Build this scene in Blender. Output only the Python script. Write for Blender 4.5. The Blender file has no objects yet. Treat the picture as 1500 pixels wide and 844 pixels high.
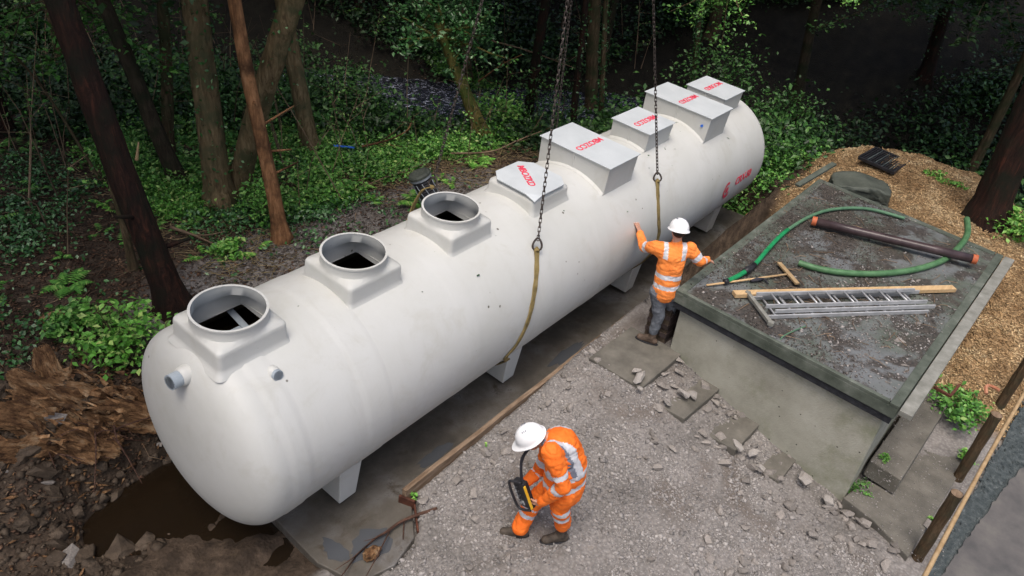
import bpy, bmesh, math, random
import numpy as np
from mathutils import Vector, Matrix, noise as mnoise
random.seed(7); RNG = np.random.default_rng(7)
S = bpy.context.scene; COL = S.collection

# ------------------------------------------------------------------ camera, sky, sun, exposure
cam_d = bpy.data.cameras.new('camera'); cam = bpy.data.objects.new('camera', cam_d); COL.objects.link(cam)
CF, CYAW, CPIT, CROL = 1098.5, 0.6145, 0.5844, 0.1147
cam_d.sensor_width = 36.0; cam_d.lens = CF/1500*36.0; cam_d.clip_end = 400; cam_d.clip_start = 0.05
fw = Vector((math.cos(CYAW)*math.cos(CPIT), math.sin(CYAW)*math.cos(CPIT), -math.sin(CPIT)))
rt = fw.cross(Vector((0, 0, 1))).normalized(); up = rt.cross(fw)
r2 = math.cos(CROL)*rt + math.sin(CROL)*up; u2 = -math.sin(CROL)*rt + math.cos(CROL)*up
cam.matrix_world = Matrix(((r2.x, u2.x, -fw.x, -1.908), (r2.y, u2.y, -fw.y, -4.829), (r2.z, u2.z, -fw.z, 5.047), (0, 0, 0, 1)))
S.camera = cam
W = bpy.data.worlds.new('World'); S.world = W; W.use_nodes = True
wn = W.node_tree; bg = wn.nodes['Background']
sky = wn.nodes.new('ShaderNodeTexSky'); sky.sky_type = 'NISHITA'; sky.sun_disc = False
SUN_EL, SUN_AZ = math.radians(70), math.radians(200)      # azimuth measured in the xy plane
sky.sun_elevation = SUN_EL; sky.sun_rotation = math.pi/2 - SUN_AZ
sky.air_density = 1.0; sky.dust_density = 6.0; sky.ozone_density = 1.0
wn.links.new(sky.outputs[0], bg.inputs[0]); bg.inputs[1].default_value = 0.15
sd = bpy.data.lights.new('sun', 'SUN'); sd.energy = 1.2; sd.angle = math.radians(24); sd.color = (1, .965, .91)
so = bpy.data.objects.new('sun', sd); COL.objects.link(so)
sdir = Vector((math.cos(SUN_AZ)*math.cos(SUN_EL), math.sin(SUN_AZ)*math.cos(SUN_EL), math.sin(SUN_EL)))
so.rotation_euler = sdir.to_track_quat('Z', 'Y').to_euler(); so.location = (0, 0, 20)
S.view_settings.view_transform = 'Standard'; S.view_settings.look = 'None'
S.view_settings.exposure = 0.42; S.view_settings.gamma = 1.0; S.view_settings.use_curve_mapping = False

# ------------------------------------------------------------------ helpers
def tag(o, label=None, cat=None, group=None, kind=None):
    if label: o['label'] = label
    if cat: o['category'] = cat
    if group: o['group'] = group
    if kind: o['kind'] = kind
    return o
def empty(name, loc=(0, 0, 0), rz=0.0, parent=None):
    o = bpy.data.objects.new(name, None); COL.objects.link(o)
    o.location = loc; o.rotation_euler = (0, 0, rz); o.empty_display_size = .2
    if parent: o.parent = parent
    return o
def link(name, me, m=None, parent=None):
    o = bpy.data.objects.new(name, me); COL.objects.link(o)
    if m is not None:
        for q in (m if isinstance(m, (list, tuple)) else [m]): me.materials.append(q)
    if parent: o.parent = parent
    return o
def fast_mesh(name, v, f, smooth=False, mi=None):
    """v (n,3), f (k,3 or 4) numpy"""
    v = np.asarray(v, dtype=np.float32); f = np.asarray(f, dtype=np.int32)
    me = bpy.data.meshes.new(name)
    me.vertices.add(len(v)); me.vertices.foreach_set('co', v.ravel())
    k = f.shape[1]; me.loops.add(f.size); me.loops.foreach_set('vertex_index', f.ravel())
    me.polygons.add(len(f)); me.polygons.foreach_set('loop_start', np.arange(0, f.size, k, dtype=np.int32))
    me.polygons.foreach_set('loop_total', np.full(len(f), k, dtype=np.int32))
    if mi is not None: me.polygons.foreach_set('material_index', np.asarray(mi, dtype=np.int32))
    if smooth: me.polygons.foreach_set('use_smooth', np.ones(len(f), dtype=bool))
    me.update(calc_edges=True); me.validate(); return me
class MB:
    def __init__(s): s.v = []; s.f = []; s.m = []
    def add(s, v, f, m=0):
        b = len(s.v); s.v += [tuple(p) for p in v]; s.f += [tuple(i+b for i in q) for q in f]; s.m += [m]*len(f); return s
    def box(s, c, d, R=None, m=0, taper=1.0):
        c = Vector(c); d = Vector(d)/2
        P = [Vector((x*d.x*(taper if z < 0 else 1), y*d.y*(taper if z < 0 else 1), z*d.z)) for z in (-1, 1) for x, y in ((-1, -1), (1, -1), (1, 1), (-1, 1))]
        if R is not None: P = [R @ p for p in P]
        return s.add([p+c for p in P], [(3, 2, 1, 0), (4, 5, 6, 7), (0, 1, 5, 4), (1, 2, 6, 5), (2, 3, 7, 6), (3, 0, 4, 7)], m)
    def beam(s, a, b, w, h, upv=(0, 0, 1), m=0):
        a = Vector(a); b = Vector(b); x = (b-a).normalized(); y = Vector(upv).cross(x).normalized(); z = x.cross(y)
        R = Matrix((x, y, z)).transposed(); return s.box((a+b)/2, ((b-a).length, w, h), R, m)
    def prism(s, poly, z0, z1, m=0):
        n = len(poly); v = [(p[0], p[1], z0) for p in poly]+[(p[0], p[1], z1) for p in poly]
        return s.add(v, [tuple(range(n-1, -1, -1)), tuple(range(n, 2*n))]+[(i, (i+1) % n, n+(i+1) % n, n+i) for i in range(n)], m)
    def tube(s, pts, rad, n=8, m=0, cap=True, jit=0.0):
        pts = [Vector(p) for p in pts]; k = len(pts)
        if not hasattr(rad, '__len__'): rad = [rad]*k
        v = []; ref = Vector((0, 0, 1))
        t0 = (pts[1]-pts[0]).normalized()
        if abs(t0.z) > .9: ref = Vector((1, 0, 0))
        a = t0.cross(ref).normalized()
        for i in range(k):
            t = (pts[min(i+1, k-1)]-pts[max(i-1, 0)]).normalized()
            a = (a - t*a.dot(t)).normalized(); b = t.cross(a)
            for j in range(n):
                th = 2*math.pi*j/n; r = rad[i]*(1+(random.uniform(-jit, jit) if jit else 0))
                v.append(pts[i]+(a*math.cos(th)+b*math.sin(th))*r)
        f = [(i*n+j, i*n+(j+1) % n, (i+1)*n+(j+1) % n, (i+1)*n+j) for i in range(k-1) for j in range(n)]
        if cap: f += [tuple(range(n-1, -1, -1)), tuple((k-1)*n+j for j in range(n))]
        return s.add(v, f, m)
    def lathe(s, prof, c=(0, 0, 0), n=24, m=0, axis='z', closed=False):
        v = []
        for r, z in prof:
            for j in range(n):
                th = 2*math.pi*j/n; q = (r*math.cos(th), r*math.sin(th), z)
                if axis == 'x': q = (z, r*math.cos(th), r*math.sin(th))
                v.append((q[0]+c[0], q[1]+c[1], q[2]+c[2]))
        k = len(prof)
        f = [(i*n+j, i*n+(j+1) % n, (i+1)*n+(j+1) % n, (i+1)*n+j) for i in range(k-1) for j in range(n)]
        if closed: f += [tuple(range(n-1, -1, -1)), tuple((k-1)*n+j for j in range(n))]
        return s.add(v, f, m)
    def mesh(s, name, smooth=False):
        me = bpy.data.meshes.new(name); me.from_pydata(s.v, [], s.f)
        me.polygons.foreach_set('material_index', s.m)
        if smooth: me.polygons.foreach_set('use_smooth', [True]*len(s.f))
        me.update(); return me
    def build(s, name, mat, parent=None, smooth=False, bevel=0, seg=2):
        o = link(name, s.mesh(name, smooth), mat, parent)
        if bevel:
            b = o.modifiers.new('b', 'BEVEL'); b.width = bevel; b.segments = seg; b.limit_method = 'ANGLE'; b.angle_limit = math.radians(35)
        return o
def smooth_by_angle(o, a=40):
    me = o.data; bm = bmesh.new(); bm.from_mesh(me)
    for f in bm.faces: f.smooth = True
    for e in bm.edges:
        if len(e.link_faces) == 2 and e.calc_face_angle(0) > math.radians(a): e.smooth = False
    bm.to_mesh(me); bm.free(); return o
def spline(pts, n=8):
    P = [Vector(p) for p in pts]; out = []
    for i in range(len(P)-1):
        a = P[max(i-1, 0)]; b = P[i]; c = P[i+1]; d = P[min(i+2, len(P)-1)]
        for k in range(n):
            t = k/n; out.append(.5*((2*b)+(-a+c)*t+(2*a-5*b+4*c-d)*t*t+(-a+3*b-3*c+d)*t*t*t))
    out.append(P[-1]); return out

# numpy value noise
_G = RNG.random((256, 256)).astype(np.float32)
def vn(x, y):
    xi = np.floor(x).astype(int); yi = np.floor(y).astype(int); fx = x-xi; fy = y-yi
    fx = fx*fx*(3-2*fx); fy = fy*fy*(3-2*fy)
    g = lambda a, b: _G[a % 256, b % 256]
    return (g(xi, yi)*(1-fx)+g(xi+1, yi)*fx)*(1-fy)+(g(xi, yi+1)*(1-fx)+g(xi+1, yi+1)*fx)*fy
def fbm(x, y, o=4):
    s = 0; a = .5
    for i in range(o): s = s+a*vn(x*2**i+17*i, y*2**i+31*i); a *= .5
    return s
def sst(a, b, x): t = np.clip((x-a)/(b-a), 0, 1); return t*t*(3-2*t)

# ------------------------------------------------------------------ materials
def newmat(name):
    m = bpy.data.materials.new(name); m.use_nodes = True; nt = m.node_tree
    return m, nt, nt.nodes['Principled BSDF']
def ramp(nt, cols, fac=None):
    r = nt.nodes.new('ShaderNodeValToRGB'); e = r.color_ramp.elements
    while len(e) > 1: e.remove(e[-1])
    for i, (p, c) in enumerate(cols):
        q = e[0] if i == 0 else e.new(p); q.position = p; q.color = (*c, 1)
    if fac is not None: nt.links.new(fac, r.inputs[0])
    return r.outputs[0]
def tnoise(nt, scale, detail=6, rough=.6, co=None, dist=0.0):
    n = nt.nodes.new('ShaderNodeTexNoise'); n.inputs['Scale'].default_value = scale; n.inputs['Detail'].default_value = detail
    n.inputs['Roughness'].default_value = rough; n.inputs['Distortion'].default_value = dist
    if co is not None: nt.links.new(co, n.inputs['Vector'])
    return n.outputs['Fac']
def mixc(nt, f, a, b, mode='MIX'):
    x = nt.nodes.new('ShaderNodeMix'); x.data_type = 'RGBA'; x.blend_type = mode
    for s_, v in ((x.inputs[0], f), (x.inputs[6], a), (x.inputs[7], b)):
        if isinstance(v, (int, float)): s_.default_value = v
        elif isinstance(v, tuple): s_.default_value = (*v, 1)
        else: nt.links.new(v, s_)
    return x.outputs[2]
def bump(nt, bs, h, strength=.5, dist=.02):
    b = nt.nodes.new('ShaderNodeBump'); b.inputs['Strength'].default_value = strength; b.inputs['Distance'].default_value = dist
    nt.links.new(h, b.inputs['Height']); nt.links.new(b.outputs[0], bs.inputs['Normal'])
def geo(nt, w='Position'):
    return nt.nodes.new('ShaderNodeNewGeometry').outputs[w]
def nmat(name, cols, scale=8, rough=.8, bmp=.4, bsc=60, bd=.01, pos=True, rnd=None, metal=0, spec=.3, detail=7, coat=0, stretch=None):
    m, nt, bs = newmat(name); co = geo(nt) if pos else nt.nodes.new('ShaderNodeTexCoord').outputs['Object']
    if stretch:
        mp = nt.nodes.new('ShaderNodeMapping'); mp.inputs['Scale'].default_value = stretch; nt.links.new(co, mp.inputs[0]); co = mp.outputs[0]
    c = ramp(nt, cols, tnoise(nt, scale, detail, .62, co))
    if rnd:
        if rnd[0] == 'island': r = geo(nt, 'Random Per Island')
        else: r = nt.nodes.new('ShaderNodeObjectInfo').outputs['Random']
        mr = nt.nodes.new('ShaderNodeMapRange'); mr.inputs[3].default_value = rnd[1]; mr.inputs[4].default_value = rnd[2]; nt.links.new(r, mr.inputs[0])
        vm = nt.nodes.new('ShaderNodeVectorMath'); vm.operation = 'SCALE'; nt.links.new(c, vm.inputs[0]); nt.links.new(mr.outputs[0], vm.inputs['Scale']); c = vm.outputs[0]
    nt.links.new(c, bs.inputs['Base Color']); bs.inputs['Roughness'].default_value = rough
    bs.inputs['Metallic'].default_value = metal; bs.inputs['Specular IOR Level'].default_value = spec
    bs.inputs['Coat Weight'].default_value = coat
    if bmp: bump(nt, bs, tnoise(nt, bsc, 5, .6, co), bmp, bd)
    return m
def leafmat(name, cols, rough=.45):
    m, nt, bs = newmat(name)
    c = ramp(nt, cols, geo(nt, 'Random Per Island'))
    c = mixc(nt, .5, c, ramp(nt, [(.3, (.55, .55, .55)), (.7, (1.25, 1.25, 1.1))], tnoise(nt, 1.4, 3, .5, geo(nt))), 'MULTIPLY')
    nt.links.new(c, bs.inputs['Base Color']); bs.inputs['Roughness'].default_value = rough; bs.inputs['Specular IOR Level'].default_value = .35
    return m
M = {}
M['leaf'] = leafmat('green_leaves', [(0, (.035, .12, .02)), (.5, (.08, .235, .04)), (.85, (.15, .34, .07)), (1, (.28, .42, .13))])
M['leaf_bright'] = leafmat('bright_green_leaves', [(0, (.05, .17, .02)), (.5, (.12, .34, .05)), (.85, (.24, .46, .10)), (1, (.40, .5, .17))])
M['leaf_dark'] = leafmat('dark_shaded_leaves', [(0, (.010, .03, .009)), (.6, (.02, .055, .016)), (1, (.04, .09, .025))])  # dark leaf green; on the hillside it paints in the wood's shade
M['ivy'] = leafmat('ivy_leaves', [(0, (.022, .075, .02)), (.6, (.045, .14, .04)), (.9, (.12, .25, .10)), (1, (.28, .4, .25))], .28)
M['litter'] = nmat('dead_leaves', [(.3, (.035, .018, .012)), (.5, (.10, .055, .033)), (.75, (.22, .14, .085))], 3, .8, 0, rnd=('island', .3, 1.5))
M['twig'] = nmat('dry_twigs', [(.3, (.10, .065, .04)), (.7, (.24, .17, .11))], 4, .85, .2, rnd=('island', .4, 1.5))
M['chips'] = nmat('wood_chips', [(.3, (.22, .125, .055)), (.5, (.47, .32, .165)), (.7, (.64, .50, .30))], 2.5, .85, 0, rnd=('island', .35, 1.45))
M['stone'] = nmat('grey_stone', [(.3, (.16, .145, .132)), (.6, (.28, .255, .232)), (.8, (.38, .345, .315))], 9, .85, .5, 45, .01, pos=False, rnd=('obj', .7, 1.2))
M['stone2'] = nmat('pale_stone', [(.3, (.22, .2, .185)), (.7, (.36, .34, .315))], 14, .85, .5, 50, .01, pos=False, rnd=('obj', .8, 1.1))
M['gravel'] = nmat('crushed_stone', [(.3, (.185, .172, .163)), (.6, (.305, .286, .27)), (.8, (.40, .378, .36))], 1.6, .9, .3, 90, .006, rnd=('island', .6, 1.3))
M['dark_gravel'] = nmat('dark_soil_crumbs', [(.3, (.05, .042, .036)), (.7, (.14, .12, .105))], 2.0, .85, .3, 90, .006, rnd=('island', .4, 1.7))
def barkmat(name, cols, moss=None, sc=(18, 18, 3)):
    m, nt, bs = newmat(name); tc = nt.nodes.new('ShaderNodeTexCoord').outputs['Object']
    mp = nt.nodes.new('ShaderNodeMapping'); mp.inputs['Scale'].default_value = sc; nt.links.new(tc, mp.inputs[0])
    n = tnoise(nt, 1.0, 8, .7, mp.outputs[0], 1.0); c = ramp(nt, cols, n)
    if moss: c = mixc(nt, ramp(nt, [(.45, (0, 0, 0)), (.62, (1, 1, 1))], tnoise(nt, 2.2, 5, .6, tc)), c, moss)
    nt.links.new(c, bs.inputs['Base Color']); bs.inputs['Roughness'].default_value = .85; bs.inputs['Specular IOR Level'].default_value = .2
    bump(nt, bs, n, 1.0, .035); return m
M['bark_red'] = barkmat('dark_red_bark', [(.35, (.010, .006, .005)), (.55, (.028, .013, .009)), (.75, (.10, .034, .02))], (.012, .013, .008))
M['bark_brown'] = barkmat('brown_bark', [(.3, (.025, .017, .010)), (.5, (.09, .063, .035)), (.75, (.2, .15, .09))], (.045, .05, .022))
M['bark_lit'] = barkmat('lit_brown_bark', [(.3, (.05, .034, .018)), (.5, (.16, .115, .06)), (.75, (.32, .245, .145))], (.08, .08, .04))  # brown bark lightened: the light on these trunks is in the colour
M['bark_dim'] = barkmat('dim_bark', [(.3, (.015, .011, .007)), (.5, (.045, .034, .022)), (.75, (.09, .07, .045))], (.02, .025, .012))  # brown bark darkened, shade of the wood painted in
M['bark_orange'] = barkmat('peeled_orange_bark', [(.3, (.09, .04, .018)), (.55, (.3, .15, .07)), (.8, (.42, .25, .14))], (.06, .03, .015))
M['bark_moss'] = barkmat('mossy_bark', [(.3, (.06, .05, .015)), (.55, (.16, .13, .04)), (.8, (.25, .22, .08))], (.05, .075, .015))
M['rotten'] = nmat('rotten_wood', [(.30, (.02, .011, .007)), (.42, (.12, .058, .024)), (.55, (.27, .15, .07)), (.7, (.46, .33, .2))], 7, .85, 1.0, 22, .04, pos=False, rnd=('island', .35, 1.2), stretch=(1.6, 1.6, .7))
M['soilclod'] = nmat('wet_soil', [(.3, (.025, .018, .012)), (.55, (.085, .062, .043)), (.8, (.17, .135, .10))], 6, .75, .8, 50, .02)

# tank laminate: off white gelcoat, faint mottling, grime specks
def tankmat():
    m, nt, bs = newmat('white_laminate'); tc = nt.nodes.new('ShaderNodeTexCoord').outputs['Object']
    a = ramp(nt, [(.3, (.48, .485, .455)), (.55, (.515, .52, .498)), (.75, (.535, .542, .525))], tnoise(nt, 1.1, 5, .6, tc))
    st = ramp(nt, [(.52, (0, 0, 0)), (.75, (1, 1, 1))], tnoise(nt, 2.6, 8, .7, tc, .6))
    c = mixc(nt, st, a, (.46, .458, .42))
    mp = nt.nodes.new('ShaderNodeMapping'); mp.inputs['Scale'].default_value = (5, 1.2, 1.2); nt.links.new(tc, mp.inputs[0])
    c = mixc(nt, mixc(nt, .12, (0, 0, 0), ramp(nt, [(.55, (0, 0, 0)), (.7, (1, 1, 1))], tnoise(nt, 1.3, 6, .65, mp.outputs[0]))), c, (.35, .34, .29))
    sp = ramp(nt, [(0, (1, 1, 1)), (.06, (1, 1, 1)), (.09, (0, 0, 0))], (lambda v: (nt.links.new(tc, v.inputs['Vector']), v.inputs['Scale'].__setattr__('default_value', 5.0), v.outputs['Distance'])[2])(nt.nodes.new('ShaderNodeTexVoronoi')))
    gate = ramp(nt, [(.56, (0, 0, 0)), (.6, (1, 1, 1))], tnoise(nt, 2.0, 2, .5, tc))
    c = mixc(nt, mixc(nt, 1.0, sp, gate, 'MULTIPLY'), c, (.12, .11, .09))
    nt.links.new(c, bs.inputs['Base Color']); bs.inputs['Roughness'].default_value = .5; bs.inputs['Specular IOR Level'].default_value = .35
    bump(nt, bs, tnoise(nt, 9, 4, .5, tc), .12, .02); return m
M['tank'] = tankmat()
M['lid'] = nmat('grey_white_lid', [(.3, (.45, .485, .50)), (.7, (.54, .575, .59))], 3, .35, .1, 30, pos=False)
M['red'] = nmat('red_stencil_paint', [(.3, (.62, .03, .07)), (.62, (.75, .07, .12)), (.72, (.7, .3, .33))], 30, .5, 0, pos=False)
M['pvc'] = nmat('grey_pvc', [(.3, (.24, .28, .32)), (.7, (.36, .41, .45))], 6, .35, .1)
M['darkin'] = nmat('dark_water_and_bore_shade', [(.3, (.02, .013, .006)), (.7, (.06, .04, .018))], 2, .06, .1, 12, spec=.6)
M['inner'] = nmat('shaded_inner_wall', [(.3, (.22, .17, .10)), (.7, (.4, .34, .24))], 2, .6, 0)
M['steel'] = nmat('chain_steel', [(.3, (.035, .028, .026)), (.7, (.16, .135, .12))], 20, .45, .3, metal=.7)
M['webbing'] = nmat('worn_yellow_webbing', [(.3, (.10, .075, .03)), (.6, (.24, .18, .07)), (.8, (.32, .26, .13))], 9, .85, .5, 120, .005)
M['concrete'] = nmat('weathered_concrete', [(.3, (.085, .08, .068)), (.6, (.15, .14, .12)), (.8, (.21, .2, .175))], 3.5, .85, .5, 50, .01)
M['timber'] = nmat('weathered_timber', [(.3, (.12, .075, .045)), (.55, (.24, .17, .115)), (.8, (.34, .26, .19))], 4, .8, .6, 30, .01, stretch=(1, 6, 6))
M['timber_wet'] = nmat('dark_rotten_timber', [(.3, (.03, .014, .010)), (.55, (.09, .045, .03)), (.8, (.2, .12, .08))], 6, .75, .7, 30, .02, stretch=(1, 6, 6))
M['pine'] = nmat('fresh_pine', [(.3, (.42, .27, .13)), (.7, (.6, .43, .24))], 3, .6, .3, 30, .004, pos=False, stretch=(1, 12, 12))
M['rust'] = nmat('rusty_steel', [(.3, (.03, .010, .006)), (.6, (.1, .035, .02)), (.8, (.22, .1, .06))], 8, .75, .6, 40, .01)
M['leaf_mid'] = leafmat('shaded_green_leaves', [(0, (.02, .065, .014)), (.6, (.04, .12, .025)), (1, (.09, .2, .05))])  # leaf green turned down; shade is put into the colour
M['straw'] = nmat('dry_straw', [(.3, (.16, .12, .06)), (.7, (.34, .27, .14))], 4, .85, 0, rnd=('island', .5, 1.4))
M['post'] = barkmat('dark_post_wood', [(.3, (.03, .018, .010)), (.5, (.085, .055, .03)), (.75, (.17, .12, .075))], (.05, .05, .03))
M['alu'] = nmat('dull_aluminium', [(.3, (.36, .37, .38)), (.7, (.58, .59, .6))], 6, .42, .1, 40, .003, metal=.45)
M['hose_green'] = nmat('bright_green_hose', [(.3, (.01, .16, .055)), (.7, (.02, .30, .11))], 12, .35, .2, 60)
M['hose_dull'] = nmat('dusty_green_hose', [(.3, (.06, .14, .08)), (.7, (.11, .22, .13))], 9, .55, .3, 60)
M['hose_thick'] = nmat('ribbed_green_hose', [(.3, (.045, .12, .05)), (.7, (.10, .21, .10))], 9, .5, .3, 60)
M['pipe'] = nmat('dark_brown_pipe', [(.3, (.03, .02, .022)), (.7, (.075, .052, .055))], 5, .28, .15, 20)
M['orange_cap'] = nmat('orange_cap', [(.3, (.35, .08, .03)), (.7, (.55, .16, .07))], 8, .6, .2)
M['tarp'] = nmat('olive_tarpaulin', [(.3, (.05, .058, .048)), (.7, (.10, .112, .092))], 4, .6, .5, 20, .02)
M['black'] = nmat('black_plastic', [(.3, (.012, .012, .014)), (.7, (.035, .035, .04))], 8, .4, .3, 40)
M['rim_grey'] = nmat('grey_plastic', [(.3, (.2, .23, .26)), (.7, (.34, .38, .41))], 8, .4, .1)
M['blue'] = nmat('blue_plastic', [(.3, (.01, .09, .45)), (.7, (.03, .16, .65))], 8, .5, 0)
M['rope'] = nmat('tan_rail', [(.3, (.27, .18, .09)), (.7, (.42, .30, .17))], 12, .8, .5, 60, .005)
M['terracotta'] = nmat('terracotta', [(.3, (.35, .13, .07)), (.7, (.5, .24, .15))], 8, .8, .2)
# workwear
def cloth(name, c0, c1, sc=10, rough=.75, b=.5):
    if 'hi_vis' in name:
        g = tuple(v*.45 for v in c0); return nmat(name, [(.24, g), (.36, c0), (.7, c1)], 7, rough, b, 26, .015, pos=False)
    return nmat(name, [(.3, c0), (.7, c1)], sc, rough, b, 35, .012, pos=False)
M['orange'] = cloth('hi_vis_orange', (.78, .14, .012), (.95, .22, .03))
M['orange2'] = cloth('hi_vis_orange_faded', (.82, .22, .04), (.95, .30, .07))
M['reflect'] = cloth('reflective_tape', (.42, .43, .46), (.62, .63, .66), 20, .35, .15)
M['greyyoke'] = cloth('grey_yoke', (.12, .14, .18), (.2, .22, .27))
M['denim'] = cloth('grey_denim', (.075, .085, .10), (.17, .185, .21), 14)
M['skin'] = cloth('skin', (.42, .22, .15), (.52, .29, .21), 12, .5, .1)
M['hair'] = cloth('dark_hair', (.015, .01, .008), (.03, .02, .015), 30, .6, .3)
M['helmet'] = nmat('white_helmet_plastic', [(.3, (.78, .79, .8)), (.7, (.84, .85, .86))], 5, .28, 0, pos=False)
M['boot'] = cloth('muddy_boot', (.035, .028, .022), (.10, .08, .062), 16)
M['boot2'] = cloth('brown_boot', (.06, .042, .03), (.14, .1, .075), 16)
M['yellow'] = nmat('yellow_plastic', [(.3, (.6, .34, .02)), (.7, (.72, .44, .04))], 8, .4, 0)
M['button'] = nmat('pale_switch', [(.3, (.3, .32, .33)), (.7, (.45, .46, .47))], 8, .4, 0)
M['darkstrap'] = cloth('black_strap', (.015, .015, .02), (.04, .04, .05))

# wall: pebble-dashed render, greener to the foot through age, grime stain shapes
def wallmat():
    m, nt, bs = newmat('rendered_wall'); p = geo(nt)
    c = ramp(nt, [(.25, (.22, .215, .175)), (.5, (.325, .32, .265)), (.75, (.41, .405, .35))], tnoise(nt, 1.7, 8, .65, p))
    c = mixc(nt, ramp(nt, [(.5, (0, 0, 0)), (.72, (.8, .8, .8))], tnoise(nt, 1.1, 6, .7, p)), c, (.13, .15, .07))
    v = nt.nodes.new('ShaderNodeTexVoronoi'); v.inputs['Scale'].default_value = 55; nt.links.new(p, v.inputs['Vector'])
    c = mixc(nt, ramp(nt, [(.0, (.6, .6, .6)), (.22, (0, 0, 0))], v.outputs['Distance']), c, (.38, .36, .31))
    v2 = nt.nodes.new('ShaderNodeTexVoronoi'); v2.inputs['Scale'].default_value = 7; nt.links.new(p, v2.inputs['Vector'])
    c = mixc(nt, ramp(nt, [(.0, (1, 1, 1)), (.05, (1, 1, 1)), (.085, (0, 0, 0))], v2.outputs['Distance']), c, (.045, .04, .03))
    nt.links.new(c, bs.inputs['Base Color']); bs.inputs['Roughness'].default_value = .9
    bump(nt, bs, v.outputs['Distance'], .35, .01); return m
M['wall'] = wallmat()
def roofmat(name='mossy_felt_roof', wet=True):
    m, nt, bs = newmat(name); p = geo(nt)
    c = ramp(nt, [(.3, (.045, .058, .042)), (.55, (.085, .10, .08)), (.8, (.15, .165, .15))], tnoise(nt, 2.2, 8, .65, p))
    n = tnoise(nt, .9, 5, .6, p)
    c = mixc(nt, ramp(nt, [(.45, (0, 0, 0)), (.6, (1, 1, 1))], n), c, (.15, .16, .165))
    c = mixc(nt, ramp(nt, [(.47, (0, 0, 0)), (.53, (.85, .85, .85))], tnoise(nt, 1.6, 9, .7, p, .3)), c, ramp(nt, [(.4, (.022, .018, .015)), (.6, (.075, .06, .05))], tnoise(nt, 24, 6, .7, p)))
    nt.links.new(c, bs.inputs['Base Color'])
    nt.links.new(ramp(nt, [(.4, (.75, .75, .75)), (.6, (.3, .3, .3))], n), bs.inputs['Roughness'])
    bump(nt, bs, tnoise(nt, 30, 6, .6, p), .3, .01); return m
M['roof'] = roofmat()
M['fascia'] = nmat('green_painted_fascia', [(.3, (.045, .056, .043)), (.55, (.095, .11, .09)), (.75, (.17, .185, .16))], 4, .7, .4, 40)
M['bitumen'] = nmat('black_bitumen', [(.3, (.01, .011, .014)), (.7, (.035, .038, .045))], 12, .6, .5, 40)
M['flashing'] = nmat('dirty_lead_flashing', [(.3, (.15, .15, .13)), (.6, (.25, .25, .225)), (.8, (.36, .36, .33))], 6, .5, .3, 40)
# slab: wet, patchy
def slabmat():
    m, nt, bs = newmat('wet_concrete_slab'); p = geo(nt)
    n = tnoise(nt, 1.3, 8, .65, p)
    c = ramp(nt, [(.3, (.04, .035, .028)), (.5, (.09, .08, .065)), (.7, (.17, .165, .16))], n)
    c = mixc(nt, ramp(nt, [(.55, (0, 0, 0)), (.7, (1, 1, 1))], tnoise(nt, 3.3, 8, .7, p, .5)), c, (.045, .032, .018))
    nt.links.new(c, bs.inputs['Base Color'])
    nt.links.new(ramp(nt, [(.42, (.75, .75, .75)), (.62, (.22, .22, .22))], n), bs.inputs['Roughness'])
    bump(nt, bs, tnoise(nt, 70, 6, .7, p), .45, .008); return m
M['slab'] = slabmat()
def watermat(name, col, rough, sc, st, glint=None):
    m, nt, bs = newmat(name); p = geo(nt); c = col
    n = tnoise(nt, sc, 6, .7, p, .8)
    if glint: c = mixc(nt, ramp(nt, [(glint, (0, 0, 0)), (glint+.06, (1, 1, 1))], tnoise(nt, sc*1.3, 8, .75, p, 1.2)), col, (.42, .45, .54)); nt.links.new(c, bs.inputs['Base Color'])  # pale speckles are sky glints painted into the water colour
    else: bs.inputs['Base Color'].default_value = (*col, 1)
    bs.inputs['Roughness'].default_value = rough; bs.inputs['Specular IOR Level'].default_value = .6
    bump(nt, bs, n, st, .05); return m
M['puddle'] = watermat('muddy_water', (.014, .009, .005), .03, 5, .12)
M['stream'] = watermat('stream_water', (.012, .013, .02), .10, 6, 1.0, .545)

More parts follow.
